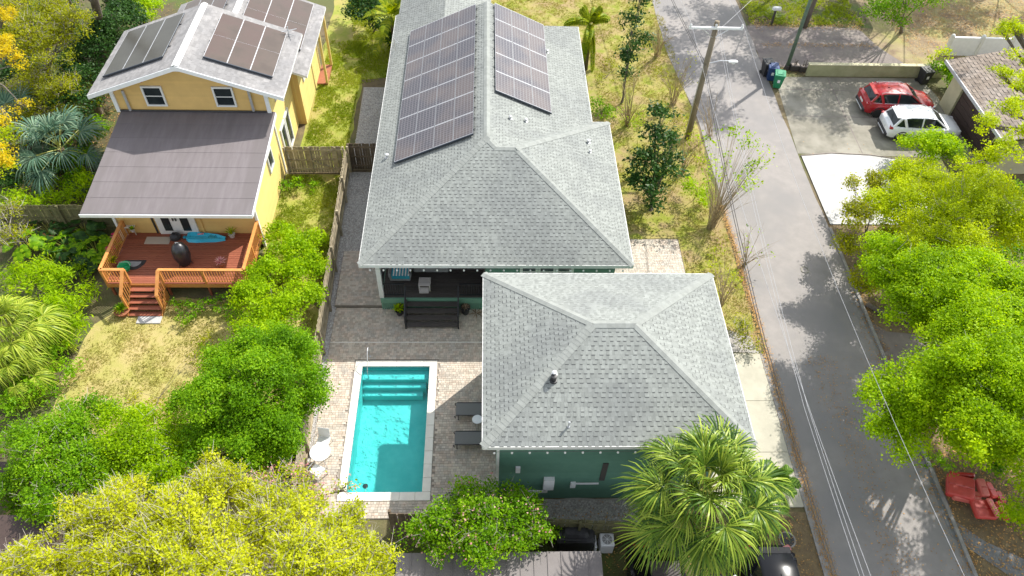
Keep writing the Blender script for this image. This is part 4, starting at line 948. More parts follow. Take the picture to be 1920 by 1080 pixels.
# ------------------------------------------------------------------ vehicles
def suv(label, paint, pos, rz, L=4.55, W=1.86, Ht=1.6, group='cars parked on the concrete driveway', cat='car', rails=True):
    t = thing('parked_car', label, cat, pos, rz, group)
    s = L/4.55
    # stations: x, halfwidth, z_low, z_belt, z_top, top halfwidth
    St = [(-2.27, .74, .42, .84, .88, .60), (-2.22, .84, .34, .90, .97, .70), (-1.95, .92, .28, .96, 1.03, .76), (-1.2, .93, .24, .97, 1.03, .78), (-.2, .93, .24, .95, 1.01, .78), (.75, .93, .24, .93, 1.0, .78),
          (1.2, .92, .25, .90, 1.0, .74), (1.75, .90, .27, .84, .93, .70), (2.08, .83, .32, .74, .84, .60), (2.22, .70, .38, .66, .74, .50), (2.27, .5, .42, .6, .62, .4)]
    mb = MB(); n = 9; vs = []
    for x, w_, zl, zb, zt, wt in St:
        pr = [(w_*.9, zl), (w_*.985, zl+.12), (w_, (zl+zb)/2+.05), (w_*.97, zb), (wt, zt), (0, zt+.015)]
        pr = [(-a_, b_) for a_, b_ in pr[:-1]] + [pr[-1]] + pr[:-1][::-1]
        vs += [(x*s, a_, b_) for a_, b_ in pr]
    n = 11; mb.add(vs, [(i*n+j, (i+1)*n+j, (i+1)*n+j+1, i*n+j+1) for i in range(len(St)-1) for j in range(n-1)] + [tuple(range(n)), tuple(range((len(St)-1)*n+n-1, (len(St)-1)*n-1, -1))])
    mb.build('body', paint, t, smooth=True)
    # glasshouse and roof
    G_ = [(-2.02, .72, 1.0, .70, 1.04), (-1.66, .80, 1.0, .62, Ht-.13), (-1.1, .82, .99, .63, Ht-.06), (-.2, .83, .97, .64, Ht-.045), (.35, .83, .97, .62, Ht-.09), (1.18, .78, .97, .70, 1.02)]
    vs = []
    for x, wb, zb, wt, zt in G_: vs += [(x*s, -wb, zb), (x*s, -wt, zt), (x*s, wt, zt), (x*s, wb, zb)]
    mb = MB(); mb.add(vs, [(i*4+j, (i+1)*4+j, (i+1)*4+j+1, i*4+j+1) for i in range(5) for j in range(3)] + [(0, 1, 2, 3), (23, 22, 21, 20)])
    gl = mb.build('windows', 'dark_glass', t)
    Rf = [(-1.74, .60, Ht-.16), (-1.66, .655, Ht-.10), (-1.1, .665, Ht-.02), (-.2, .67, Ht), (.38, .645, Ht-.06), (.46, .62, Ht-.10)]
    vs = []
    for x, w_, z in Rf: vs += [(x*s, -w_, z-.03), (x*s, -w_*.86, z+.01), (x*s, 0, z+.025), (x*s, w_*.86, z+.01), (x*s, w_, z-.03)]
    mb = MB(); mb.add(vs, [(i*5+j, (i+1)*5+j, (i+1)*5+j+1, i*5+j+1) for i in range(5) for j in range(4)]); mb.build('roof', paint, t, smooth=True)
    for sd_ in (-1, 1):
        pm_ = MB()
        for a_, b_ in (((1.16, .765, .99), (.42, .64, Ht-.10)), ((-.35, .83, .97), (-.38, .655, Ht-.05)), ((-1.98, .74, 1.0), (-1.66, .64, Ht-.12)), ((-1.25, .82, .98), (-1.5, .64, Ht-.09))):
            pm_.tube([(a_[0]*s, a_[1]*sd_, a_[2]), (b_[0]*s, b_[1]*sd_, b_[2])], .045 if a_[0] > -1 else .08, 5)
        pm_.build('pillars', paint, t)
        if rails: MB().tube([(-1.5*s, .60*sd_, Ht-.04), (-1.3*s, .60*sd_, Ht+.02), (0, .60*sd_, Ht+.045), (.2*s, .59*sd_, Ht-.03)], .018, 5).build('roof_rail', 'galvanised' if paint != 'black_car' else 'black_metal', t)
        MB().tube([(-1.9*s, .80*sd_, 1.0), (-1*s, .85*sd_, 1.005), (.9*s, .83*sd_, .99)], .012, 4).build('window_trim', 'galvanised', t)
        MB().bevbox((.88*s, .98*sd_, 1.03), (.16, .2, .13), .04).build('mirror', paint, t)
        MB().b2(-1.0*s, .95*s, .925*sd_-.015, .925*sd_+.015, .26, .40).build('sill_cladding', 'black_plastic', t)
        for x in (-1.38, 1.38):
            wo = link('wheel', None, t, loc=(x*s, sd_*.80, .34)); wo.empty_display_size = .2
            rt = Matrix.Rotation(R(90)*-sd_, 3, 'X')
            MB().lathe((0, 0, 0), [(.20, -.11), (.33, -.11), (.345, -.06), (.345, .10), (.32, .125), (.22, .13)], 20, rot=rt).build('tyre', 'rubber', wo, smooth=False)
            rm = MB().lathe((0, 0, 0), [(.22, .06), (.23, .125), (.20, .125), (.19, .07), (.01, .07)], 20, rot=rt)
            for k in range(5): q = k*1.2566; rm.box(rt @ Vector((.11*math.cos(q), .11*math.sin(q), .11)), (.2, .035, .02), rot=rt @ Matrix.Rotation(q, 3, 'Z'))
            rm.build('rim', 'alloy', wo)
            ar = MB().tube([(x*s+.40*math.cos(q), sd_*.915, .34+.40*math.sin(q)) for q in [math.pi*i/10 for i in range(11)]], .04, 5); ar.build('wheel_arch', 'black_plastic', t)
        for xs in (-.42, .78): MB().tube([(xs*s, .925*sd_, .42), (xs*s, .945*sd_, .65), (xs*s, .905*sd_, .93)], .008, 4).build('door_seam', 'black_plastic', t)
        for xs in (-.28, .95): MB().bevbox((xs*s-.2, .95*sd_, .86), (.16, .03, .03), .01).build('door_handle', 'galvanised', t)
        MB().bevbox((-2.13*s, .70*sd_, .92), (.22, .34, .13), .03, rz=sd_*.25).build('tail_light', 'lamp_red', t)
        MB().bevbox((2.02*s, .63*sd_, .76), (.24, .30, .10), .03, rz=-sd_*.5).build('headlight', 'lamp_clear', t)
    MB().bevbox((-2.24*s, 0, .42), (.16, 1.55, .26), .05).build('rear_bumper', 'black_plastic', t); MB().bevbox((-2.31*s, 0, .34), (.06, 1.1, .08), .02).build('skid_plate', 'galvanised', t)
    MB().bevbox((2.22*s, 0, .45), (.14, 1.35, .24), .05).build('front_bumper', 'black_plastic', t)
    MB().box((-2.295*s, 0, .72), (.02, .48, .13)).build('number_plate', 'plate', t)
    MB().bevbox((-1.80*s, 0, Ht-.11), (.26, 1.16, .05), .02).build('rear_spoiler', paint, t)
    MB().bevbox((-.9*s, 0, Ht+.02), (.12, .05, .05), .02).build('aerial_fin', 'black_plastic', t)
    MB().tube([(-2.06*s, -.1, 1.12), (-1.92*s, .3, 1.28)], .012, 4).build('rear_wiper', 'black_plastic', t)
    return t
suv('glossy red compact crossover parked next to the low wall', 'red_car', (25.55, 38.95, .012), R(-1.5), 4.45)
suv('white crossover parked below the red car by the round bush', 'white_car', (26.15, 36.55, .012), R(-2), 4.5)
suv('black car nose up at the frame bottom beside the road verge', 'black_car', (10.35, 8.45, .01), R(-91), 4.7, Ht=1.7, group='vehicles under the fan palm', rails=False)
suv('dark car mostly hidden beneath the drooping fronds of the fan palm', 'black_car', (8.35, 7.55, .01), R(90), 4.6, group='vehicles under the fan palm', rails=False)
pk = thing('pickup_truck', 'black pickup truck with an open bed holding a flat dark box', 'pickup truck', (6.15, 8.0, .01), R(-90), 'vehicles under the fan palm')
mb = MB(); W_ = .98
mb.b2(-2.6, 2.6, -.93, .93, .45, .62); mb.b2(-2.6, -.5, -W_, -W_+.12, .62, 1.22).b2(-2.6, -.5, W_-.12, W_, .62, 1.22).b2(-2.62, -2.52, -W_+.12, W_-.12, .62, 1.2).b2(-.6, -.5, -W_+.12, W_-.12, .62, 1.25)
mb.bevbox((1.95, 0, .85), (1.5, 1.9, .55), .12); mb.bevbox((.4, 0, .9), (1.9, 1.95, .62), .08); mb.build('body', 'black_car', pk)
mb = MB(); vs = [(-.5, -.9, 1.2), (-.3, -.75, 1.82), (-.3, .75, 1.82), (-.5, .9, 1.2), (1.35, -.9, 1.2), (.65, -.75, 1.82), (.65, .75, 1.82), (1.35, .9, 1.2)]
mb.add(vs, [(0, 1, 5, 4), (1, 2, 6, 5), (2, 3, 7, 6), (3, 2, 1, 0), (4, 5, 6, 7)]); mb.build('windows', 'dark_glass', pk); MB().bevbox((.17, 0, 1.84), (1.0, 1.5, .07), .03).build('roof', 'black_car', pk)
for x in (-1.6, 1.75):
    for sd_ in (-1, 1):
        wo = link('wheel', None, pk, loc=(x, sd_*.86, .40)); rt = Matrix.Rotation(R(90)*-sd_, 3, 'X')
        MB().lathe((0, 0, 0), [(.22, -.12), (.39, -.12), (.40, .10), (.24, .13)], 16, rot=rt).build('tyre', 'rubber', wo); MB().lathe((0, 0, 0), [(.24, .1), (.2, .09), (.01, .1)], 12, rot=rt).build('rim', 'alloy', wo)
for sd_ in (-1, 1): MB().bevbox((-2.6, sd_*.86, .98), (.08, .14, .34), .02).build('tail_light', 'lamp_red', pk); MB().bevbox((.95, sd_*1.05, 1.25), (.14, .2, .2), .04).build('mirror', 'black_car', pk)
tb = thing('tool_box', 'flat charcoal box lying in the open bed of the black pickup', 'box', (6.45, 9.85, .63)); MB().bevbox((0, 0, .26), (1.05, .55, .5), .03).build('box_body', 'black_plastic', tb); MB().bevbox((0, 0, .53), (1.09, .58, .05), .015).build('lid', 'dark_wood', tb)
rc = thing('plastic_cover', 'red plastic cover poking out beneath the palm fronds beside the black pickup', 'cover', at(1203, 1028, 1.0)); MB().bevbox((0, 0, 0), (.62, .26, .12), .05, rz=-.15).build('cover_body', 'red_paint', rc); MB().bevbox((.05, .02, .08), (.34, .14, .06), .02, rz=-.15).build('ridge', 'red_paint', rc)

# ------------------------------------------------------------------ pole, lamp, wires
pp = thing('utility_pole', 'tall weathered wooden utility pole with crossarm beside the road', 'utility pole', (12.02, 35.95, 0))
MB().tube([(0, 0, 0), (0, 0, 3.8), (0.02, 0, 7.55)], [.19, .17, .135], 12).build('pole', 'pole_wood', pp, smooth=True)
MB().box((0, -.14, 7.25), (2.85, .10, .12), rz=R(-1)).build('crossarm', 'white_metal', pp)
for s in (-1, 1): MB().tube([(s*.08, -.12, 6.7), (s*.72, -.14, 7.2)], .025, 5).build('arm_brace', 'galvanised', pp)
for x in (-1.36, -.02, 1.36): MB().lathe((x, -.14, 7.3), [(.03, 0), (.07, .05), (.04, .09), (.07, .13), (.03, .19)], 8).build('insulator', 'white_paint', pp)
ln = link('street_lamp_arm', MB().tube([(.1, 0, 5.05), (.7, -.1, 5.3), (1.15, -.15, 5.32)], .03, 6).mesh('street_lamp_arm', 'galvanised'), pp)
MB().bevbox((1.38, -.16, 5.30), (.52, .2, .13), .05).build('lamp_head', 'white_metal', ln); MB().lathe((1.42, -.16, 5.18), [(.02, -.03), (.09, .0), (.1, .06)], 10).build('lamp_lens', 'lamp_clear', ln)
MB().tube([(-.17, -.05, 0), (-.15, -.05, 5.0)], .025, 5).build('conduit', 'galvanised', pp)
def wire(label, pts, r=.008, m='wire', n_=1, off=(.0, 0)):
    t = thing('overhead_wire', label, 'wire', pts[0], group='overhead wires along the road')
    pts = [Vector(p)-Vector(pts[0]) for p in pts]
    for k in range(n_):
        dd = Vector((off[0]*k, 0, off[1]*k)); P = []
        for a_, b_ in zip(pts[:-1], pts[1:]):
            L = (b_-a_).length; sag = L*L*.0009
            for i in range(10): u = i/10; P.append(a_.lerp(b_, u)+Vector((0, 0, -sag*4*u*(1-u)))+dd)
        P.append(pts[-1]+dd); MB().tube(P, r, 4).build('strand', m, t)
ins = lambda x: (12.02+x, 35.81, 7.5)
wire('thin pale wire from the left insulator running down over the road verge', [(10.9, 70, 7.3), ins(-1.36), (10.63, 6.5, 7.4)])
wire('thin pale wire from the right insulator running down over the asphalt', [(13.6, 70, 7.3), ins(1.36), (13.25, 6.5, 7.4)])
wire('pair of thin wires beside the middle of the crossarm dropping over the road', [(12.02, 35.8, 7.45), (10.28, 12.8, 7.3), (10.30, 6.5, 7.4)], .007, 'wire', 2, (.12, 0))
wire('thick dark bundle of cables above the concrete drive edge', [(10.5, 60, 4.9), (11.85, 35.85, 5.1), (10.62, 17, 5.0), (10.72, 6.5, 5.0)], .016, 'dark_wire', 2, (.09, .03))
wire('single service cable slanting from the far pole across the alley to the road', [(21.2, 48.6, 5.8), (15.5, 41, 6.2), (12.1, 35.95, 6.9)], .010)
gp_ = thing('slender_green_pole', 'slender mossy green pole rising behind the rubbish bins', 'pole', (19.95, 43.35, 0)); MB().tube([(0, 0, 0), (0, .0, 9)], [.13, .10], 8).build('pole', 'green_pole', gp_, smooth=True); MB().lathe((0, 0, 0), [(.2, 0), (.17, .25), (.13, .3)], 8).build('base_collar', 'dark_wood', gp_)
bp_ = thing('bare_tree_trunk', 'bare leaning brown trunk rising from the verge behind the alley', 'tree', (22.6, 48.6, 0)); MB().tube([(0, 0, 0), (.1, 0, 2.2), (.35, .1, 5.0), (.3, .4, 9)], [.20, .15, .13, .1], 8).build('trunk', 'bark', bp_, smooth=True); MB().tube([(.3, .1, 4.4), (.9, .6, 6), (1.2, 1, 8)], [.08, .06, .03], 6).build('branch', 'bark', bp_)
mbx = thing('mailbox', 'white mailbox on a dark post at the corner of the alley', 'mailbox', (20.3, 48.9, 0)); MB().b2(-.06, .06, -.06, .06, 0, 1.1).build('post', 'dark_wood', mbx); MB().bevbox((.05, 0, 1.22), (.62, .24, .26), .06).build('box', 'white_metal', mbx)
# bins
def bin_(label, m, px, py, rz, z=1.0, fwd=0):
    p = at(px, py, .0); t = thing('wheelie_bin', label, 'rubbish bin', p, rz, 'wheelie bins at the driveway corner')
    mb = MB(); vs = [(x*a_, y*b_, z_) for z_, a_, b_ in ((.08, .22, .26), (.98, .30, .36)) for x, y in ((-1, -1), (1, -1), (1, 1), (-1, 1))]
    mb.add(vs, [(3, 2, 1, 0), (4, 5, 6, 7), (0, 1, 5, 4), (1, 2, 6, 5), (2, 3, 7, 6), (3, 0, 4, 7)]); mb.build('bin_body', m, t)
    MB().bevbox((0, 0, 1.02), (.68, .80, .09), .04).build('lid', m, t); MB().bevbox((0, 0, 1.075), (.42, .5, .04), .02).build('lid_panel', m, t)
    MB().tube([(-.24, .44, .98), (.24, .44, .98)], .02, 6).build('handle', 'black_plastic', t)
    for s in (-1, 1): MB().lathe((s*.25, .27, .11), [(.11, -.03), (.11, .03)], 12, rot=Matrix.Rotation(R(90), 3, 'Y')).build('wheel', 'rubber', t)
    MB().box((0, -.335, .62), (.16, .012, .2), rot=Matrix.Rotation(R(-5), 3, 'X')).build('sticker', 'white_metal', t)
    return t
bin_('bright green wheelie bin standing nearest at the driveway corner', 'bin_green', 1455, 163, R(-15)); bin_('dark blue wheelie bin tucked behind the green one', 'bin_blue', 1443, 149, R(-10)); bin_('blackish green bin at the back left of the bin group', 'black_plastic', 1434, 141, R(5))
bin_('dark bin standing alone at the garden wall by the red car bonnet', 'black_plastic', 1727, 156, R(10))
for lb, px, py, s in (('dark planter box on the alley side of the driveway wall', 1488, 131, 1), ('scuffed planter box left of the wall end', 1504, 134, .8)):
    t = thing('planter_box', lb, 'planter', at(px, py, 0)); MB().bevbox((0, 0, .2), (.6*s, .4*s, .4), .03).build('planter_body', 'dark_wood', t); MB().bevbox((0, 0, .41), (.5*s, .3*s, .03), .01).build('soil', 'boulder', t)
    for k in range(5): MB().tube([(random.uniform(-.15, .15), random.uniform(-.1, .1), .4), (random.uniform(-.4, .4), random.uniform(-.3, .3), .75)], .02, 4).build('dry_stem', 'bark', t)

# ------------------------------------------------------------------ red cushions dumped on the verge
def cush(label, px, py, z, size, rz, m='red_cushion', tilt=(0, 0), group='red upholstered pieces dumped on the verge', back=0):
    t = thing('sofa_piece', label, 'furniture', at(px, py, z), rz, group)
    r_ = Matrix.Rotation(tilt[0], 3, 'X') @ Matrix.Rotation(tilt[1], 3, 'Y')
    MB().bevbox((0, 0, size[2]/2), size, .05, rot=r_).build('cushion', m, t, smooth=False)
    if back: MB().bevbox(r_ @ Vector((-size[0]/2+.08, 0, size[2]*.5+back/2)), (.16, size[1]*.98, back), .05, rot=r_).build('edge_bolster', 'red_paint', t)
    MB().bevbox(r_ @ Vector((.02, 0, size[2]+.006)), (size[0]*.9, .03, .02), .006, rot=r_).build('seam', 'red_paint', t)
    return t
cush('large tipped red sofa seat at the left of the dumped pile', 1797, 917, .25, (1.0, .95, .30), R(-22), 'red_cushion', (.05, -.15), back=.12)
cush('red seat block at the lower left of the dumped pile', 1808, 933, .15, (1.05, .5, .30), R(-16), 'pale_red_cushion', (.0, -.05))
cush('narrow pale red arm piece in the middle of the dumped pile', 1838, 918, .35, (.34, .72, .28), R(-2), 'pale_red_cushion', (.1, .1))
cush('narrow darker red arm piece right of the middle of the pile', 1853, 922, .25, (.36, .66, .25), R(8), 'red_cushion', (.1, .25))
cush('square red cushion at the lower right of the dumped pile', 1841, 957, .28, (.85, .78, .20), R(-3), 'red_cushion', (.0, .04))
cush('pale red folded flap on top of the lower right cushion', 1862, 953, .50, (.30, .80, .09), R(4), 'pale_red_cushion', (.0, .2))
cush('torn red end piece at the far right of the dumped pile', 1876, 960, .1, (.34, .74, .22), R(14), 'red_cushion', (.1, .3))
cush('small red scrap behind the dumped pile', 1872, 934, .1, (.34, .5, .18), R(6), 'red_cushion', (0, .2))
cush('thin red back board behind the large seat of the pile', 1800, 893, .3, (1.0, .18, .26), R(-6), 'red_paint')

# ------------------------------------------------------------------ pool furniture
def lounger(label, p, rz=0):
    t = thing('sun_lounger', label, 'sun lounger', p, rz, 'charcoal mesh sun loungers on the patio')
    MB().bevbox((.35, 0, .33), (1.2, .60, .03), .01).build('seat', 'lounger_mesh', t)
    rb = Matrix.Rotation(R(-22), 3, 'Y'); MB().bevbox(Vector((1.28, 0, .47)), (.78, .60, .03), .01, rot=rb).build('backrest', 'lounger_mesh', t)
    for s in (-1, 1):
        MB().tube([(-.26, s*.31, .12), (-.30, s*.31, .26), (-.20, s*.31, .35), (.95, s*.31, .35), (1.62, s*.31, .63)], .02, 6).build('side_rail', 'black_metal', t)
        for x in (-.15, 1.0): MB().tube([(x, s*.31, .34), (x-.05*s*0, s*.33, .0)], .018, 6).build('leg', 'black_metal', t)
    return t
for lb, px, py in (('charcoal mesh sun lounger nearer the house, above the round table', 866, 768), ('charcoal mesh sun lounger on the near side of the round table', 864, 822)):
    p = at(px, py, .35); p.z = .056; lounger(lb, p, R(0))
p = at(895, 787, .5); sdt = thing('side_table', 'small round white side table between the two sun loungers', 'table', (p.x, p.y, .056))
MB().lathe((0, 0, .46), [(.01, 0), (.21, 0), (.22, .015), (.21, .03), (.01, .03)], 24).build('table_top', 'white_metal', sdt)
for k in range(3): q = k*2.094+.4; MB().tube([(.06*math.cos(q), .06*math.sin(q), .46), (.19*math.cos(q), .19*math.sin(q), 0)], .012, 5).build('leg', 'galvanised', sdt)
p = at(600, 848, .75); rt_ = thing('round_patio_table', 'round white cafe table between two chairs left of the pool', 'table', (p.x, p.y, .056))
MB().lathe((0, 0, .70), [(.01, 0), (.40, 0), (.41, .015), (.40, .03), (.01, .03)], 28).build('table_top', 'white_metal', rt_)
for k in range(4): q = k*1.571+.6; MB().tube([(.1*math.cos(q), .1*math.sin(q), .70), (.2*math.cos(q), .2*math.sin(q), .3), (.42*math.cos(q), .42*math.sin(q), 0)], .016, 6).build('leg', 'galvanised', rt_)
def pchair(label, px, py, rz):
    p = at(px, py, .45); t = thing('patio_chair', label, 'chair', (p.x, p.y, .056), rz, 'white patio chairs left of the pool')
    MB().bevbox((0, 0, .44), (.50, .48, .045), .015).build('seat', 'white_metal', t); MB().bevbox((0, .27, .72), (.48, .03, .50), .012, rot=Matrix.Rotation(R(-14), 3, 'X')).build('backrest', 'white_metal', t)
    for s in (-1, 1):
        MB().tube([(s*.27, -.25, 0), (s*.27, -.23, .62), (s*.27, .25, .66)], .014, 6).build('arm', 'galvanised', t)
        MB().tube([(s*.25, .22, .44), (s*.27, .30, 0)], .014, 6).build('leg', 'galvanised', t); MB().tube([(s*.25, -.2, .44), (s*.26, -.26, 0)], .014, 6).build('leg', 'galvanised', t)
    return t
pchair('white patio chair on the far side of the round table', 606, 829, R(-8)); pchair('white patio chair on the near side of the round table', 594, 884, R(150))
us = thing('garden_tap_stand', 'small black stand with a ring top at the lower right corner of the pool', 'stand', at(845, 940, .05))
MB().tube([(.12*math.cos(q), .02, .62+.12*math.sin(q)) for q in [2*math.pi*i/16 for i in range(17)]], .022, 6).build('ring', 'black_metal', us); MB().tube([(0, 0, .5), (0, 0, .0)], .035, 8).build('post', 'black_metal', us)
MB().lathe((0, 0, 0), [(.13, 0), (.14, .03), (.03, .06)], 12).build('base', 'black_metal', us); MB().tube([(0, .02, .62), (.11, .02, .62)], .015, 5).tube([(0, .02, .62), (-.08, .02, .70)], .015, 5).build('spoke', 'black_metal', us)

# ------------------------------------------------------------------ porch furniture
sf = thing('porch_armchair', 'grey wicker porch chair with a blue striped towel over it', 'armchair', (-4.05, 24.1, .88))
MB().bevbox((0, 0, .22), (1.0, .85, .34), .05).build('seat_base', 'grey_cushion', sf); MB().bevbox((0, .0, .44), (.8, .75, .12), .05).build('seat_cushion', 'grey_cushion', sf)
MB().bevbox((0, .42, .58), (1.0, .16, .5), .05).build('backrest', 'grey_cushion', sf)
for s in (-1, 1): MB().bevbox((s*.47, -.02, .42), (.13, .82, .3), .04).build('armrest', 'grey_cushion', sf)
tw = thing('striped_towel', 'blue and white striped beach towel draped on the porch chair', 'towel', (-4.0, 23.98, 1.385))
for i in range(12): MB().bevbox((-.40+.07*i, 0, .0+(.012 if i % 2 else .008)), (.066, .72, .02), .004).build('stripe', 'cream_cloth' if i % 2 else 'teal_stripe', tw)
MB().bevbox((0, -.38, -.08), (.84, .02, .2), .005).build('towel_end', 'teal_stripe', tw)
s2 = thing('porch_bench', 'long grey wicker bench at the back of the dark porch', 'bench', (-2.6, 24.55, .88)); MB().bevbox((0, 0, .24), (1.7, .7, .3), .05).build('seat_base', 'grey_cushion', s2); MB().bevbox((0, 0, .42), (1.6, .62, .1), .04).build('seat_cushion', 'grey_cushion', s2); MB().bevbox((0, .38, .55), (1.7, .13, .5), .04).build('backrest', 'grey_cushion', s2)
ad = thing('slatted_chair', 'taupe slatted garden chair standing in the middle of the porch', 'chair', at(796, 527, 1.3)+Vector((0, 0, -.42)))
for i in range(6): MB().bevbox((0, -.25+.10*i, .40-.012*i), (.56, .085, .03), .008).build('seat_slat', 'pale_plastic', ad)
for i in range(4): MB().bevbox((0, -.60+.09*i, .30), (.44, .08, .03), .008).build('footrest_slat', 'pale_plastic', ad)
for sx in (-1, 1):
    for sy in (-1, 1): MB().b2(sx*.24-.03, sx*.24+.03, sy*.24-.03, sy*.24+.03, 0, .38).build('leg', 'pale_plastic', ad)
def pot(label, p, r, h, m, name='plant_pot', cat='plant pot'):
    t = thing(name, label, cat, p); MB().lathe((0, 0, 0), [(r*.7, 0), (r, h*.95), (r*1.08, h*.95), (r*1.08, h), (r*.9, h), (r*.85, h*.85), (.01, h*.84)], 16).build('pot', m, t, smooth=False); return t
pot1 = pot('black pot with a broad leaved green plant left of the porch steps', at(750, 590, .0)+Vector((0, 0, .056)), .2, .32, 'black_plastic', 'potted_plant', 'potted plant')
pot2 = pot('black pot with a dark withered plant right of the porch steps', at(873, 588, .0)+Vector((0, 0, .056)), .22, .42, 'black_plastic', 'potted_plant', 'potted plant')
pot3 = pot('large terracotta bowl with a leafy shrub left of the deck stairs', at(232, 588, .0), .34, .26, 'terracotta', 'potted_plant', 'potted plant')
pot4 = pot('small pot with spiky plant against the yellow wall at the right end of the deck', at(436, 444, .9), .16, .22, 'pale_plastic', 'potted_plant', 'potted plant')
pot5 = pot('pot with bright pink bromeliad at the left deck railing', at(215, 478, .9), .17, .35, 'terracotta', 'potted_plant', 'potted plant')
pot6 = pot('pot with pale pink flowers behind the front deck railing', at(417, 500, .9), .15, .25, 'terracotta', 'potted_plant', 'potted plant')
pot7 = pot('pot with leafy foliage next to the green tub on the deck', at(215, 498, .9), .18, .25, 'terracotta', 'potted_plant', 'potted plant')
pot8 = pot('pot with a small pink plant at the back left corner of the deck', at(222, 452, .9), .15, .3, 'terracotta', 'potted_plant', 'potted plant')
pot9 = pot('little pot with trailing plant on the pale table left of the door', at(250, 434, 1.42), .1, .15, 'pale_plastic', 'potted_plant', 'potted plant')

# ------------------------------------------------------------------ bottom of the frame
mr = thing('metal_roof_shed', 'low shed roof of long grey brown metal panels at the bottom of the picture', 'shed', (.5, 8.7, 0))
Z0, Z1 = 2.1, 1.9; YB = at(900, 1036, 2.1).y; xl = at(746, 1036, 2.1).x; xr = at(1128, 1036, 2.1).x
N = 15; wd = (xr-xl)/N; l = mr.location
pm = MB().add([(0, 0, 0), (wd-.02, 0, 0), (wd-.02, -4.5, -.3), (0, -4.5, -.3), (0, 0, .02), (wd-.02, 0, .02), (wd-.02, -4.5, -.28), (0, -4.5, -.28)], [(7, 6, 5, 4), (0, 1, 5, 4), (2, 3, 7, 6), (3, 0, 4, 7), (1, 2, 6, 5)]).mesh('roof_panel', 'metal_roof')
sm_ = MB().add([(-.012, 0, .018), (.012, 0, .018), (.012, -4.5, -.282), (-.012, -4.5, -.282), (-.012, 0, .05), (.012, 0, .05), (.012, -4.5, -.25), (-.012, -4.5, -.25)], [(7, 6, 5, 4), (0, 1, 5, 4), (2, 3, 7, 6), (3, 0, 4, 7), (1, 2, 6, 5)]).mesh('seam', 'metal_roof')
for i in range(N): link('roof_panel', pm, mr, loc=(xl+i*wd-l.x, YB-l.y, 2.1)); link('seam', sm_, mr, loc=(xl+i*wd-l.x-.008, YB-l.y, 2.1))
MB().b2(xl+.1-l.x, xr-.1-l.x, YB-4.2-l.y, YB-.12-l.y, 0, 1.78).build('wall', 'dark_fence', mr)
ac = thing('air_conditioner', 'white square air conditioning unit with round fan grille near the palm', 'air conditioner', at(1134, 1026, 0)); MB().bevbox((0, 0, .38), (.52, .50, .72), .03).build('case', 'white_metal', ac)
MB().lathe((0, 0, .745), [(.19, 0), (.19, .012), (.01, .02)], 18).build('fan_grille', 'grey_cushion', ac)
for k in range(4): MB().box((0, 0, .768), (.38, .014, .008), rz=k*.785).build('grille_bar', 'white_metal', ac)
MB().bevbox((-.42, 0, .3), (.08, .5, .55), .02).build('side_panel', 'white_metal', ac)
gr = thing('covered_barbecue', 'large black covered barbecue in front of the olive fence', 'barbecue', at(1075, 1020, 0)); MB().bevbox((0, 0, .5), (1.45, .65, .95), .09).build('cover', 'black_plastic', gr); MB().bevbox((0, .05, 1.0), (1.0, .5, .22), .1).build('hood', 'black_plastic', gr); MB().tube([(-.4, -.28, 1.0), (.4, -.28, 1.0)], .02, 6).build('handle', 'black_metal', gr)
bk = thing('wire_rack', 'dark wire frame leaning in the shade beside the palm trunk', 'wire rack', at(1172, 1005, .3))
for k in range(5): MB().tube([(-.2+.1*k, 0, 0), (-.15+.1*k, .1, .8)], .012, 5).build('bar', 'black_metal', bk)
MB().tube([(-.2, 0, .1), (.25, 0, .1)], .014, 5).build('bar', 'black_metal', bk); MB().tube([(-.15, .1, .75), (.3, .1, .75)], .014, 5).build('bar', 'black_metal', bk)
sh_ = thing('garden_shed', 'small shed with a plain brown roof at the left edge under the shrubs', 'shed', at(20, 893, 2.0)+Vector((0, 0, -2.0)))
MB().extr([(-1.1, -.5, 1.9), (.75, -.5, 1.9), (.55, .5, 2.1), (-1.1, .5, 2.1)], (0, 0, .08)).build('roof', 'door_brown', sh_); MB().b2(-1.0, .5, -.4, .4, 0, 1.9).build('wall', 'dark_fence', sh_)
sh2 = thing('shed_roof', 'dark shaded brown shed roof beneath the yellow green tree at the left edge', 'shed', at(25, 985, 2.0)+Vector((0, 0, -2.0)))
MB().extr([(-1.4, -1.2, 1.9), (1.5, -1.2, 1.9), (1.5, .3, 2.1), (-1.4, .3, 2.1)], (0, 0, .08)).build('roof', 'door_brown', sh2); MB().b2(-1.3, 1.4, -1.1, .2, 0, 1.9).build('wall', 'dark_fence', sh2)
mh = thing('manhole_cover', 'dark round cover set in the litter of the road verge', 'manhole cover', at(1476, 1012, .012)); MB().lathe((0, 0, 0), [(.28, 0), (.27, .02), (.01, .022)], 16).build('cover', 'black_plastic', mh); MB().lathe((0, 0, .005), [(.33, -.01), (.33, .012), (.29, .012)], 16).build('rim', 'curb', mh)
ub = thing('utility_box', 'small brown utility box beside the left wall of the yellow house', 'utility box', at(184, 212, 0)); MB().bevbox((0, 0, .55), (.6, .6, 1.1), .05).build('cabinet', 'pole_wood', ub); MB().bevbox((0, 0, 1.12), (.66, .66, .06), .02).build('lid', 'boulder', ub)
rs = MB().tube([at(1502, 502, .034), at(1508, 500, .034), at(1515, 503, .034), at(1517, 509, .034), at(1510, 512, .034), at(1503, 509, .034), at(1502, 502, .034)], .02, 4).build('chalk_ring', 'concrete_cream', kind='structure')

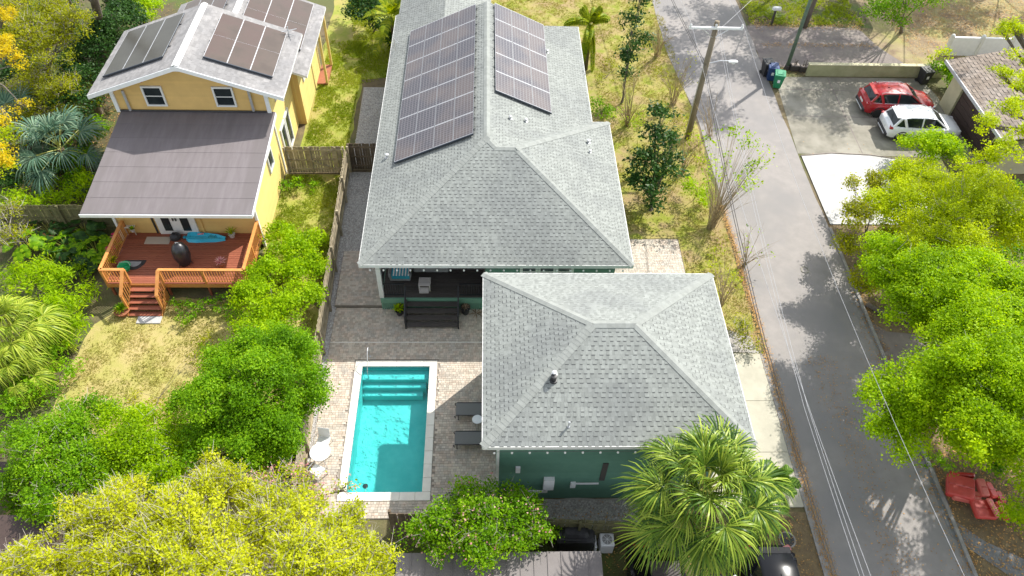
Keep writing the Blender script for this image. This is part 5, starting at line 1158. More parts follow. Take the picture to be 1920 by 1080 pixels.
# ================================================================== VEGETATION
def leaf_cloud(C, Nrm, sig, n, L, W, flat=.7, tintc=None, fold=.25):
    """C (k,3) clump centres, Nrm outward directions, n leaves per clump -> V, F, T"""
    k = len(C); N = k*n
    c = np.repeat(C, n, 0); o = np.repeat(Nrm, n, 0)
    p = c + rng.normal(0, 1, (N, 3))*np.array([sig, sig, sig*flat])
    nr = o*.45 + np.array([0, 0, .55]) + rng.normal(0, .55, (N, 3)); nr /= np.linalg.norm(nr, axis=1)[:, None]
    t = rng.normal(0, 1, (N, 3)) + o*.5 + np.array([0, 0, -.2]); t -= nr*np.sum(t*nr, 1)[:, None]; t /= np.linalg.norm(t, axis=1)[:, None]
    b = np.cross(nr, t); s = rng.uniform(.45, 1.45, N)[:, None]
    V = np.stack([p-t*L*.5*s, p+b*W*.5*s - nr*W*fold*s*.3, p+t*L*.5*s, p-b*W*.5*s - nr*W*fold*s*.3], 1).reshape(-1, 3)
    F = np.arange(N*4).reshape(-1, 4)
    tc = np.repeat(rng.random(k) if tintc is None else tintc, n)
    T = np.repeat(np.clip(tc*.62 + rng.random(N)*.38, 0, 1), 4)
    return V, F, T
def lobe_pos(l):
    if len(l) == 4: return at(l[0], l[1], l[2]), l[3]
    return Vector(l[:3]), l[3]      # ('w', ...) handled by caller
def W4(x, y, z, r): return ('w', x, y, z, r)
def lobes_of(ls):
    out = []
    for l in ls:
        if l[0] == 'w': out.append((Vector(l[1:4]), l[4]))
        else: out.append((at(l[0], l[1], l[2]), l[3]))
    return out
def cloud_points(lobes, dens, low=-.25, squash=.8, holes=.25):
    C = []; Nn = []; TT = []
    for c, r in lobes:
        k = int(dens*r*r*10); d = rng.normal(0, 1, (k*2, 3)); d /= np.linalg.norm(d, axis=1)[:, None]; d = d[d[:, 2] > low][:k]
        # surface bumps and holes from a cheap direction noise
        ph = rng.uniform(0, 6.28, 6); bump = .5*np.sin(3.1*d[:, 0]+ph[0])*np.sin(3.7*d[:, 1]+ph[1]) + .5*np.sin(6.3*d[:, 0]+ph[2])*np.sin(5.9*d[:, 1]+ph[3])*np.cos(4*d[:, 2]+ph[4])
        keep = bump > -1+holes*1.6*rng.random(len(d)) - .35
        keep &= ~((bump < -.35) & (rng.random(len(d)) < holes*2))
        d = d[keep]; bump = bump[keep]
        if r > .5:
            ns = int(9+r*3); sc = rng.normal(0, 1, (ns, 3)); sc /= np.linalg.norm(sc, axis=1)[:, None]; sc[:, 2] = np.abs(sc[:, 2])*.9-.05
            sr_ = r*rng.uniform(.26, .52, ns); so_ = sc*(r*rng.uniform(.5, .82, ns))[:, None]
            k_ = rng.choice(ns, len(d), p=sr_**2/np.sum(sr_**2)); rad = sr_[k_]*(.7+.35*rng.random(len(d)))
            q = np.array(c)+(so_[k_]+d*rad[:, None])*np.array([1, 1, squash]); d = d*.7+sc[k_]*.5; tn = rng.random(ns)[k_]*.6+rng.random(len(d))*.4
        else:
            tn = rng.random()*.4+rng.random(len(d))*.6; rad = r*(.62+.38*rng.random(len(d))**.5)*(1+.22*bump); q = np.array(c)+d*rad[:, None]*np.array([1, 1, squash])
        q[:, 2] = np.maximum(q[:, 2], .12)
        C.append(q); Nn.append(d); TT.append(tn)
    return np.concatenate(C), np.concatenate(Nn), np.concatenate(TT)
def tree(kind, label, lobes, base, pal, leaf=(.10, .065), dens=5, n=26, sig=.17, bark='bark', tr=.14, twigs=0, twig_r=.012, group=None, cat='tree', holes=.3, flat=.7, squash=.8, low=-.25, flowers=None, trunks=1, cats=None):
    L = lobes_of(lobes)
    b = base if isinstance(base, Vector) else (at(base[0], base[1], 0) if len(base) == 2 else Vector(base))
    t = thing(kind, label, cat, b, 0, group)
    Ls = list(L)
    for c, r in L:
        if r > .6 and kind != 'clipped_bush':
            for _ in range(2): a_ = random.random()*6.28; q_ = r*random.uniform(.85, 1.1); Ls.append((Vector((c.x+math.cos(a_)*q_, c.y+math.sin(a_)*q_, c.z+r*random.uniform(-.1, .45))), r*random.uniform(.22, .38)))
    C, Nn, TT = cloud_points(Ls, dens, low, squash, holes)
    V, F, T = leaf_cloud(C-np.array(b), Nn, sig, n, leaf[0], leaf[1], flat, TT)
    link('crown' if cat == 'tree' else 'foliage', npmesh('crown', V, F, T, pal), t)
    br = MB()
    cz = sum((c.z for c, r in L))/len(L); cen = sum((c for c, r in L), Vector())/len(L)
    fork = Vector(((cen.x-b.x)*.35, (cen.y-b.y)*.35, max(.15, min(c.z for c, r in L)*.45)))
    br.tube([(0, 0, -.05), fork*.5+Vector((.05, .03, 0)), fork], [tr*1.2, tr, tr*.8], 8)
    for c, r in L:
        e = c-b; mid = fork.lerp(e, .5)+Vector((random.uniform(-.2, .2), random.uniform(-.2, .2), .25)); br.tube([fork, mid, e], [tr*.5, tr*.3, tr*.1], 6)
        for _ in range(int(3+r*3)):
            d = Vector((random.gauss(0, 1), random.gauss(0, 1), random.uniform(-.1, 1))).normalized()*r*.6; br.tube([e.lerp(fork, .2), e+d*.5, e+d], [tr*.2, tr*.12, .008], 4, cap=False)
    br.build('trunk' if cat == 'tree' else 'stem', bark, t)
    if twigs:
        tw_ = MB(); idx = rng.choice(len(C), min(twigs, len(C)), replace=False)
        for i in idx:
            p = Vector(C[i])-b; d = Vector(Nn[i]); q = p - d*.38+Vector((random.gauss(0, .15), random.gauss(0, .15), -.1)); e = p+d*.25+Vector((random.gauss(0, .12), random.gauss(0, .12), .08))
            tw_.tube([q, p, e], [twig_r*1.5, twig_r, twig_r*.4], 3, cap=False)
            for _ in range(2): tw_.tube([p, p+Vector((random.gauss(0, .22), random.gauss(0, .22), random.uniform(.0, .25)))], [twig_r*.7, twig_r*.3], 3, cap=False)
        tw_.build('twigs', 'pale_bark', t, kind='stuff')
    if flowers:
        m_, kf = flowers; idx = rng.choice(len(C), min(kf, len(C)), replace=False)
        V, F, T = leaf_cloud(C[idx]+Nn[idx]*.1-np.array(b), Nn[idx], .14, 9, .07, .06); link('flowers', npmesh('flowers', V, F, T, m_), t)
    return t
leafmat('flower_pink', (.45, .16, .18), (.62, .30, .30), (.70, .48, .42), .3)

# --- lower left group
tree('spring_tree', 'big yellow green tree with bare grey twigs filling the lower left corner', [(120, 1040, 5, 1.5), (235, 1000, 5.5, 1.5), (370, 985, 6, 1.5), (395, 905, 5.6, .75), (425, 930, 5.5, .8), (520, 1000, 5.5, 1.4), (630, 1030, 5, 1.2), (190, 1090, 5, 1.8), (350, 1070, 6, 2.0), (500, 1085, 6, 2.0), (660, 1085, 5, 1.2), (50, 1085, 4.2, 1.0), (225, 920, 5, .45), (210, 945, 5, .5), (695, 1050, 4.6, .7), (570, 950, 4.8, .6)],
     (390, 1060), 'leaf_yellow', (.082, .058), 11, 36, .11, 'pale_bark', .2, twigs=2600, twig_r=.009, holes=.6)
tree('flowering_shrub', 'bushy shrub with faded pink flowers at the near left corner of the pool', [(520, 925, 3, .9), (585, 945, 2.8, .6), (648, 918, 2.6, .35), (560, 905, 2.6, .6), (480, 905, 2.4, .6)], (580, 960), 'leaf_lime', (.09, .06), 6, 24, .14, cat='shrub', flowers=('flower_pink', 420), twigs=120)
tree('leafy_tree', 'mid green small leaved tree left of the lower lawn', [(85, 835, 2.6, 1.3), (150, 800, 2.4, 1.1), (110, 900, 2.4, 1.3), (60, 890, 2.0, .9), (170, 880, 2.5, 1.1)], (110, 900), 'leaf_mid', (.085, .06), 10, 54, .15, twigs=150, holes=.3)
tree('leafy_tree', 'fresh green rounded shrub tree in front of the dry lawn', [(235, 830, 2.6, 1.2), (280, 865, 2.4, 1.1), (215, 900, 2.4, 1.0), (310, 815, 2.0, .8), (260, 795, 1.8, .7), (345, 850, 2.2, .9), (320, 880, 2.4, .8)], (250, 900), 'leaf_bright', (.085, .06), 10, 54, .15, twigs=120, holes=.35)
tree('leafy_tree', 'large dark green dense tree at the right edge of the dry lawn beside the fence', [(470, 715, 4, 1.35), (400, 745, 3.4, 1.15), (525, 660, 3.4, 1.1), (555, 720, 3, 1.0), (520, 800, 3, 1.0), (440, 800, 3, 1.2), (380, 820, 2.4, .9), (480, 655, 3, 1.0), (590, 700, 2.5, .45), (560, 770, 2.2, .6), (560, 665, 2.6, .85), (590, 735, 2.3, .45), (515, 850, 2.3, .75), (475, 835, 2.6, .9), (420, 680, 2.6, .8), (350, 760, 2.2, .7)], (470, 790), 'leaf_mid', (.085, .06), 11, 60, .15, tr=.16, holes=.3)
tree('leafy_bush', 'bright fresh green bush pushing against the deck corner', [(500, 510, 1.6, .8), (480, 560, 1.8, .9), (540, 590, 2.0, 1.05), (475, 610, 1.8, .8), (575, 560, 1.8, .75), (515, 640, 2.2, .85)], (520, 600), 'leaf_bright', (.11, .065), 10, 46, .15, cat='shrub', group=None)
tree('leafy_bush', 'lime green bush growing between the yellow side wall and the long fence', [(555, 470, 1.5, .85), (530, 440, 1.2, .65), (585, 500, 1.6, .7), (560, 515, 1.5, .75), (590, 450, 1.0, .5)], (560, 500), 'leaf_bright', (.11, .065), 10, 46, .15, cat='shrub')
tree('ground_shrub', 'low dark leafy plants in the grass behind the yellow wall near the braced gate', [(535, 350, .3, .35), (560, 345, .35, .4), (585, 350, .25, .3)], (555, 352), 'leaf_mid', (.13, .08), 7, 18, .1, cat='shrub', tr=.03)
tree('ground_shrub', 'low green plants growing out beneath the front railing of the deck', [(355, 580, .35, .45), (385, 575, .35, .4), (345, 600, .3, .35), (420, 570, .4, .5), (440, 590, .5, .5), (330, 570, .3, .3)], (380, 580), 'leaf_mid', (.12, .07), 7, 16, .1, cat='shrub', tr=.03)
# --- bottom middle
tree('leafy_shrub', 'sprawling green shrub with reddish twigs overhanging the metal shed roof', [(840, 985, 2.9, .95), (905, 960, 3.2, .95), (965, 965, 3, .85), (1005, 1000, 2.6, .5), (795, 1000, 2.6, .6), (905, 1020, 2.9, .85), (955, 1020, 2.7, .6), (830, 1030, 2.6, .45), (870, 925, 2.8, .4), (1000, 960, 2.6, .3), (960, 925, 2.8, .35)], (900, 1020), 'leaf_mid', (.09, .065), 9.5, 46, .15, cat='shrub', flowers=('flower_pink', 90), twigs=150, holes=.4)
tree('leafy_shrub', 'narrow green shrub in the gap between the yellow green tree and the shed', [(765, 1000, 1.8, .4), (745, 1050, 1.5, .5), (725, 1075, 1.4, .5)], (750, 1060), 'leaf_mid', (.10, .07), 7, 20, .12, cat='shrub', tr=.04)
tree('leafy_shrub', 'little leafy plant by the foot of the green outbuilding wall', [(1010, 940, .4, .28), (990, 945, .35, .25)], (1003, 950), 'leaf_olive', (.09, .05), 7, 14, .08, cat='shrub', tr=.02)
tree('leafy_shrub', 'small green shrub in front of the black covered barbecue', [(1035, 995, 1.0, .33), (1045, 1005, .8, .25)], (1038, 1003), 'leaf_mid', (.13, .09), 6, 14, .1, cat='shrub', tr=.03)
# --- right side
tree('roadside_shrub', 'olive green loose shrub at the road edge below the white forecourt', [(1610, 410, 2.2, 1.0), (1640, 350, 2.2, .8), (1590, 460, 1.6, .7), (1650, 460, 2.6, 1.1), (1600, 350, 1.6, .5), (1620, 530, 1.6, .7)], (1625, 450), 'leaf_olive', (.11, .075), 7.5, 30, .16, twigs=120, cat='shrub', holes=.35, tr=.08)
tree('broad_tree', 'spreading yellow green tree between the round bush and the big roadside tree', [(1700, 400, 4, 1.74), (1800, 420, 5, 1.97), (1890, 410, 5, 1.86), (1740, 345, 3.5, 1.33), (1840, 350, 3.4, 1.28), (1690, 330, 2.8, 0.93), (1760, 470, 5, 1.74)], (1790, 440), 'leaf_lime', (.09, .062), 9.5, 50, .17, twigs=300, tr=.16, holes=.35)
tree('broad_tree', 'largest bright green roadside tree leaning over the asphalt', [(1680, 510, 4.5, 1.51), (1760, 545, 5.2, 1.97), (1705, 580, 4.8, 1.22), (1850, 560, 5.6, 2.20), (1895, 660, 6.2, 2.20), (1815, 660, 5.8, 1.62), (1745, 735, 5.4, 1.45), (1665, 765, 5, 1.10), (1700, 815, 5, 0.87), (1820, 760, 6, 1.86), (1900, 780, 6, 1.74), (1650, 730, 5, 0.64), (1780, 800, 5.5, 1.04), (1850, 830, 5.5, 1.16), (1865, 720, 6.6, 1.74), (1905, 700, 7, 1.86), (1880, 625, 6.8, 1.51), (1830, 800, 6.5, 1.28)], (1850, 700), 'leaf_bright', (.085, .06), 11, 60, .16, twigs=250, tr=.2, holes=.25)
tree('clipped_bush', 'dense rounded green bush beside the white car', [(1745, 275, 1.6, 1.35), (1720, 275, 1.2, .9), (1775, 285, 1.2, 1.0)], (1745, 300), 'leaf_bright', (.12, .08), 9, 26, .15, cat='shrub', holes=.08, tr=.1)
tree('broad_tree', 'near bright lime branches entering from the right edge over the tiled garage roof', [(1905, 60, 9, .7), (1915, 110, 9, .6), (1875, 140, 9, .55), (1915, 160, 9.5, .6), (1895, 210, 9, .7), (1850, 235, 9, .55), (1880, 280, 9, .65), (1915, 250, 9, .6), (1845, 300, 8.5, .5), (1880, 60, 9, .4), (1800, 310, 8.5, .35), (1975, 170, 9, 1.5), (1985, 260, 8, 1.5)], (2060, 330), 'leaf_lime', (.085, .055), 11, 30, .11, tr=.22, holes=.25)
tree('leafy_shrub', 'green shrub at the right edge beside the dumped red cushions', [(1905, 960, 2, .6), (1918, 905, 2.5, .7), (1925, 980, 1.5, .7)], (1925, 970), 'leaf_bright', (.10, .065), 7, 24, .14, cat='shrub', tr=.06)
tree('leafy_shrub', 'small low shrub on the litter verge just above the red cushions', [(1752, 868, 1.0, .42), (1770, 875, .9, .35)], (1758, 876), 'leaf_mid', (.10, .065), 7, 22, .11, cat='shrub', tr=.03)
tree('leafy_shrub', 'dark leafy shrub where the low garden wall meets the tiled garage', [(1790, 150, .8, .8), (1775, 130, 1.4, .6), (1800, 165, .8, .7), (1755, 128, .8, .5)], (1785, 160), 'leaf_mid', (.14, .09), 7, 22, .15, cat='shrub')
tree('leafy_shrub', 'pale shrub below the white wall at the garage corner', [(1762, 108, 1.4, .5), (1770, 100, 2.0, .4)], (1765, 125), 'leaf_lime', (.16, .07), 6, 16, .15, cat='shrub', tr=.04)
tree('verge_tree', 'green treetop at the top edge over the fallen leaves', [(1650, 18, 4, 1.2), (1700, 5, 4.5, 1.3), (1760, -5, 4.5, 1.0), (1680, 40, 3.5, .7), (1630, 30, 3.2, .6)], (1690, 60), 'leaf_mid', (.13, .08), 5, 20, .2, tr=.12, holes=.5)
tree('leafy_shrub', 'undergrowth filling the shade under the big roadside trees', [(1700, 470, 1, 1.0), (1760, 480, 1, 1.1), (1830, 480, 1, 1.2), (1890, 480, 1, 1.2), (1690, 540, .8, .8), (1760, 560, .8, 1.0), (1840, 560, .8, 1.1), (1900, 580, .8, 1.1), (1640, 500, .8, .7), (1850, 850, 1, .9), (1900, 850, 1, .9), (1850, 400, 1, 1.2), (1900, 380, 1, 1.2), (1870, 760, .8, .9)], (1800, 500), 'leaf_mid', (.12, .08), 6, 26, .18, cat='shrub', tr=.05)
# canopies beyond the frame that throw the dappled shade
offs = [([(W4(24, 14, 8, 2.4)), W4(26, 18, 8.5, 2.6), W4(23.5, 9.5, 8, 2.2), W4(27, 11, 9, 2.4), W4(21.8, 12.3, 7.8, 1.6)], (26, 12, 0), 'tall oak standing just right of the picture and shading the asphalt'),
        ([W4(22.5, 4.5, 8, 2.4), W4(25, 6, 8.5, 2.4), W4(20.5, 6.5, 7, 1.6), W4(21, 2, 8, 2.0)], (24, 4, 0), 'tall oak beyond the lower right corner shading the road end'),
        ([W4(24.5, 51, 10, 2.2), W4(28, 52, 10, 2.4), W4(31.5, 54, 10, 2.4), W4(27, 56, 11, 2.6), W4(34, 57, 10, 2.4)], (29, 55, 0), 'tall oak beyond the alley shading it with dappled light'),
        ([W4(22.3, 46.5, 11.5, 1.7), W4(21.5, 50.5, 11, 1.8), W4(20, 54, 10, 2.0), W4(24, 57, 11, 2.4)], (22.5, 54, 0), 'tall oak beyond the top edge throwing shade on the far road'),
        ([W4(30.3, 47.2, 12.5, 1.5), W4(33, 48.3, 12.5, 1.6), W4(28.2, 48.2, 12.5, 1.4), W4(34.5, 45.5, 12.5, 1.5)], (36, 58, 0), 'very tall oak beyond the alley dappling the parking driveway'),
        ([W4(38, 56, 9, 2.6), W4(42, 58, 9, 2.6), W4(41, 52, 9.5, 2.0), W4(46, 55, 9, 3.0)], (42, 57, 0), 'tall oak beyond the sandy yard shading the leaf strewn ground')]
for ls, b, lb in offs:
    tree('shade_tree', lb, ls, Vector(b), 'leaf_mid', (.17, .12), 7 if b[1] < 20 else 3.2, 26, .28, tr=.12, holes=.25 if b[1] < 20 else .75)
# --- between house and road
tree('young_tree', 'slender dark leaved young tree with thin trunk right of the green roof', [W4(8.5, 39.4, 2.0, .55), W4(8.3, 39.4, 3.2, .7), W4(8.8, 39.5, 4.3, .75), W4(8.4, 39.6, 5.4, .7), W4(8.7, 39.7, 6.4, .65), W4(8.6, 39.6, 7.3, .45)], Vector((8.43, 39.25, 0)), 'leaf_dark', (.15, .09), 5.5, 20, .17, tr=.07, holes=.5, low=-.8)
tree('magnolia_tree', 'glossy dark green broad leaved tree beside the right eave of the green house', [(1240, 215, 4.5, .65), (1228, 262, 3.6, .8), (1262, 262, 3.2, .6), (1205, 300, 3, .8), (1248, 315, 2.6, .9), (1215, 355, 2, .9), (1190, 335, 2.2, .6), (1262, 290, 2.2, .5), (1222, 390, 1.0, .45)], (1220, 395), 'leaf_dark', (.19, .10), 5.5, 16, .17, tr=.1, holes=.4, low=-.6)
tree('leafy_bush', 'low lime bush in the verge between the dark tree and the leaning pole', [(1302, 355, .8, .75), (1318, 375, .6, .5)], (1305, 365), 'leaf_bright', (.11, .06), 6, 20, .13, cat='shrub', tr=.04)
tree('leafy_bush', 'patchy yellow green bush by the gravel patch near the road', [(1395, 620, .7, .5), (1405, 645, .5, .45), (1385, 600, .5, .3)], (1397, 635), 'leaf_olive', (.11, .06), 6, 16, .13, cat='shrub', tr=.04, twigs=30)
tree('leafy_bush', 'small bushy green plant against the right wall of the green house', [(1115, 195, .6, .45), (1130, 212, .5, .5), (1145, 205, .4, .4)], (1125, 215), 'leaf_mid', (.14, .08), 6, 14, .14, cat='shrub', tr=.03)
for lb, L_, pal_ in (('low lime green growth under the leggy shrubs near the kerb', [(1290, 240, .5, .5), (1300, 270, .4, .5), (1320, 300, .4, .4)], 'leaf_lime'), ('small bright clump in the verge beside the side patio', [(1330, 500, .3, .35), (1345, 470, .3, .4), (1370, 520, .3, .4)], 'leaf_lime'),
        ('yellow green clump at the foot of the slender young tree', [(1160, 215, .3, .5), (1185, 230, .3, .5), (1200, 215, .3, .4)], 'leaf_bright'), ('scrubby yellow green growth between palm and slender tree', [(1130, 150, .3, .5), (1150, 120, .3, .6), (1210, 90, .3, .6)], 'leaf_olive'), ('scrubby clump at the kerb under the crossarm pole', [(1265, 225, .3, .5), (1262, 170, .3, .4), (1240, 140, .4, .6)], 'leaf_olive')):
    tree('leafy_bush', lb, L_, L_[0][:2], pal_, (.12, .05), 5, 12, .16, cat='shrub', tr=.02)
def stems(label, base, tips, n, r=.013, pal=None, leaf=(.10, .07), nl=14, spread=.35, m='tan_stem', group='bare multi stemmed shrubs along the verge'):
    b = at(base[0], base[1], 0); t = thing('multi_stem_shrub', label, 'shrub', b, 0, group)
    P = [at(*q) for q in tips]; mb = MB(); ends = []
    for i in range(n):
        e = random.choice(P)-b + Vector((random.gauss(0, spread), random.gauss(0, spread), random.gauss(0, spread*.6)))
        s = Vector((random.gauss(0, .09), random.gauss(0, .09), 0)); md = s.lerp(e, .5)+Vector((random.gauss(0, .06), random.gauss(0, .06), .15)); md.x *= .85; md.y *= .85
        mb.tube([s, md, e], [r*1.3, r, r*.45], 4, cap=False); ends.append(e)
        for _ in range(3):
            q = md.lerp(e, random.random()); mb.tube([q, q+(e-md).normalized()*random.uniform(.3, .7)+Vector((random.gauss(0, .18), random.gauss(0, .18), random.gauss(0, .1)))], [r*.5, r*.2], 3, cap=False)
    mb.build('stems', m, t)
    if pal:
        C = np.array(ends); V, F, T = leaf_cloud(C, np.tile([0, 0, 1.0], (len(C), 1)), .16, nl, *leaf); link('leaves', npmesh('leaves', V, F, T, pal), t)
    return t
stems('tall fanning bare shrub with green leafy tips leaning over the road', (1335, 425), [(1335, 260, 4), (1370, 245, 4.2), (1410, 270, 4), (1425, 300, 3.6), (1400, 340, 3.2), (1350, 300, 3.6), (1340, 330, 3)], 60, r=.010, pal='leaf_bright', nl=12, leaf=(.13, .09))
stems('lower tan fanning shrub hanging over the kerb beside the wires', (1330, 430), [(1380, 380, 2.2), (1360, 350, 2.6), (1340, 340, 3)], 16)
stems('fan of bare brown stems beside the right eave of the near roof', (1352, 575), [(1345, 500, 2.2), (1375, 490, 2.3), (1405, 500, 2.2), (1395, 530, 1.9), (1360, 530, 1.8)], 26, pal='leaf_olive', nl=3)
stems('bare reddish stems standing in the dry grass by the top of the verge', (1232, 105), [(1225, 60, 2.5), (1240, 55, 2.6), (1250, 75, 2.0)], 12, r=.022)
stems('bare tan shrub between the slender tree and the wooden pole', (1262, 195), [(1250, 140, 3), (1275, 120, 3), (1290, 110, 3.4), (1300, 140, 2.6)], 22, pal='leaf_olive', nl=3)
stems('thin brushy stems behind the dark glossy tree', (1175, 235), [(1170, 170, 3), (1190, 150, 3.4), (1205, 190, 2.4), (1160, 200, 2.2)], 26)
stems('low tangle of brown stems right of the dark glossy tree', (1280, 325), [(1295, 290, 1.8), (1310, 270, 2.0), (1275, 290, 1.6)], 20)
stems('leggy bare shrub near the kerb above the concrete slabs', (1330, 255), [(1320, 190, 3), (1345, 170, 3), (1310, 210, 2.4)], 0+12)
stems('dry stems with small leaves over the road edge mid verge', (1395, 500), [(1410, 440, 1.8), (1430, 470, 1.4), (1400, 460, 1.6)], 16, pal='leaf_bright', nl=3)
# --- top left woodland
tree('woodland_tree', 'olive yellow feathery tree in the upper left woodland', [(50, 70, 5, 1.5), (110, 95, 4.5, 1.5), (140, 50, 5, 1.3), (90, 30, 5, 1.3), (60, 150, 3.5, 1.1), (110, 170, 3.2, 1.1), (40, 20, 5, 1.2)], (90, 150), 'leaf_olive', (.095, .06), 7, 30, .18, twigs=350, holes=.5, tr=.16)
tree('woodland_tree', 'golden yellow foliage at the far left edge of the woodland', [(8, 30, 7, .7), (12, 95, 7, .85), (30, 120, 6.8, .45), (45, 200, 6.5, .4), (12, 220, 6.5, .5), (4, 300, 6, .7), (20, 105, 7, .5)], (-30, 160), 'leaf_gold', (.09, .06), 8, 24, .12, holes=.4, tr=.12)
tree('woodland_tree', 'dark green undergrowth tree left of the yellow house gable', [(175, 90, 2.5, 1.5), (220, 50, 3, 1.7), (150, 150, 2, 1.3), (200, 140, 1.6, 1.2), (250, 90, 1.5, 1.1), (150, 200, 1.6, 1.2), (225, 20, 3, 1.3)], (190, 150), 'leaf_dark', (.14, .09), 6, 22, .18, holes=.3, tr=.15)
tree('woodland_tree', 'bright green bush at the top beside the brown rear roof', [(265, 25, 1.6, 1.3), (285, 10, 1.4, 1.0), (245, 10, 2, 1.1)], (268, 45), 'leaf_bright', (.13, .08), 6, 20, .17, cat='shrub', holes=.2)
tree('woodland_tree', 'tangled olive brown undergrowth along the woodland edge', [(50, 200, 1.8, 1.3), (90, 225, 1.5, 1.1), (130, 220, 1.3, 1.0), (160, 175, 1.3, 1.0), (30, 260, 1.6, 1.1), (70, 170, 2, 1.2)], (80, 240), 'leaf_olive', (.11, .06), 6, 18, .17, twigs=300, cat='shrub', holes=.5)
tree('woodland_tree', 'lime bush beside the blue green palmetto at the left edge', [(10, 270, 3, 1.0), (5, 320, 2.6, .8), (180, 185, .8, .7), (150, 190, .8, .6)], (0, 320), 'leaf_lime', (.12, .07), 6, 20, .15, cat='shrub')
tree('woodland_shrub', 'light green spiky shrub row below the blue green palmetto', [(40, 375, .8, .8), (75, 380, .7, .7), (20, 395, .7, .7), (100, 350, .6, .5), (125, 375, .7, .7), (160, 350, .8, .8)], (60, 385), 'leaf_bright', (.2, .055), 6, 16, .15, cat='shrub', tr=.03)
tree('woodland_shrub', 'dark green hedge plants against the left edge of the low brown roof', [(150, 300, .8, .9), (165, 260, .9, .8), (180, 240, 1, .7), (190, 350, .7, .6), (140, 340, .7, .7), (130, 310, .6, .6)], (160, 300), 'leaf_mid', (.14, .08), 6, 18, .15, cat='shrub', tr=.04)
tree('woodland_tree', 'reddish olive sapling beside the shaded olive fence', [(20, 400, 2.4, .7), (35, 440, 2.2, .6), (10, 450, 2.2, .7)], (40, 470), 'leaf_olive', (.1, .06), 6, 18, .14, twigs=80, tr=.1, holes=.5)
for lb, pth in (('tall leaning grey trunk rising through the woodland at the top', [(200, 108, 0), (192, 60, 2.4), (178, 5, 5.2)]), ('thin pale trunk slanting in the woodland shade', [(152, 42, 0), (143, 25, 1.5), (128, 0, 3.2)]), ('short reddish trunk beside the tall grey trunk', [(211, 40, 0), (208, 20, 1.5), (203, 0, 3)])):
    b = at(*pth[0]); t = thing('tree_trunk', lb, 'tree', b); P = [at(*q)-b for q in pth]; P.append(P[-1]+(P[-1]-P[-2])*1.4)
    MB().tube(P, [.32, .26, .24, .16] if 'tall' in lb else [.16, .13, .12, .08], 10).build('trunk', 'bark', t, smooth=True)
    MB().tube([P[2], P[2]+Vector((-1.5, .3, 1.2))], [.14, .05], 6).build('branch', 'bark', t)
tree('woodland_shrub', 'sunny fern green shrubs in front of the big leaved plants at the left', [(60, 520, 1.0, .9), (110, 530, 1.0, .9), (140, 570, .9, .8), (30, 530, 1.0, .8), (90, 580, 1.0, .9), (160, 550, .7, .5), (130, 620, .8, .8), (150, 510, .6, .5)], (90, 560), 'leaf_bright', (.19, .055), 7, 20, .17, cat='shrub', tr=.04)
tree('woodland_shrub', 'dark undergrowth below the lime fan palm', [(100, 660, .7, .7), (120, 700, .6, .6), (60, 720, .8, .7), (20, 760, .8, .7), (90, 740, .5, .5)], (90, 700), 'leaf_mid', (.14, .07), 7, 18, .15, cat='shrub', tr=.04)
tree('woodland_shrub', 'low grassy plant clump on the dry lawn near the tree', [(285, 765, .4, .45), (250, 745, .3, .3), (385, 640, .4, .4), (370, 670, .4, .4)], (285, 770), 'leaf_olive', (.16, .04), 7, 14, .12, cat='shrub', tr=.02)
tree('woodland_shrub', 'dark green shrubs around the foot of the small fan palms by the long fence', [(480, 860, 1.2, .7), (450, 880, 1.3, .7), (530, 870, 1, .6), (410, 870, 1.2, .6)], (480, 880), 'leaf_dark', (.12, .08), 6, 20, .15, cat='shrub', tr=.04)
tree('woodland_shrub', 'greenery at the left edge beneath the small brown shed', [(30, 940, 1.0, .7), (60, 960, 1.0, .6), (10, 1000, 1.0, .5), (5, 830, .8, .5)], (35, 950), 'leaf_mid', (.12, .07), 6, 20, .15, cat='shrub', tr=.04)
tree('leafy_bush', 'dark rounded shrub at the back under the lime feather palm', [(690, 25, 1.6, 1.3), (725, 55, 1.0, .9), (665, 5, 1.6, 1.2), (735, 70, .7, .5)], (700, 60), 'leaf_dark', (.16, .10), 6, 20, .18, cat='shrub', tr=.06)

tree('woodland_shrub', 'deep green undergrowth between the palmettos and the golden foliage', [(40, 130, 1.2, 1.2), (100, 200, 1, 1.2), (150, 120, 1.2, 1.2), (60, 250, .9, 1.1), (130, 290, .9, .9), (20, 330, 1.0, 1.0), (80, 330, .8, .9), (180, 60, 1.2, 1.3), (30, 60, 1.2, 1.5), (100, 30, 1.2, 1.5)], (90, 240), 'leaf_dark', (.14, .08), 7, 26, .18, cat='shrub', holes=.2, tr=.05)
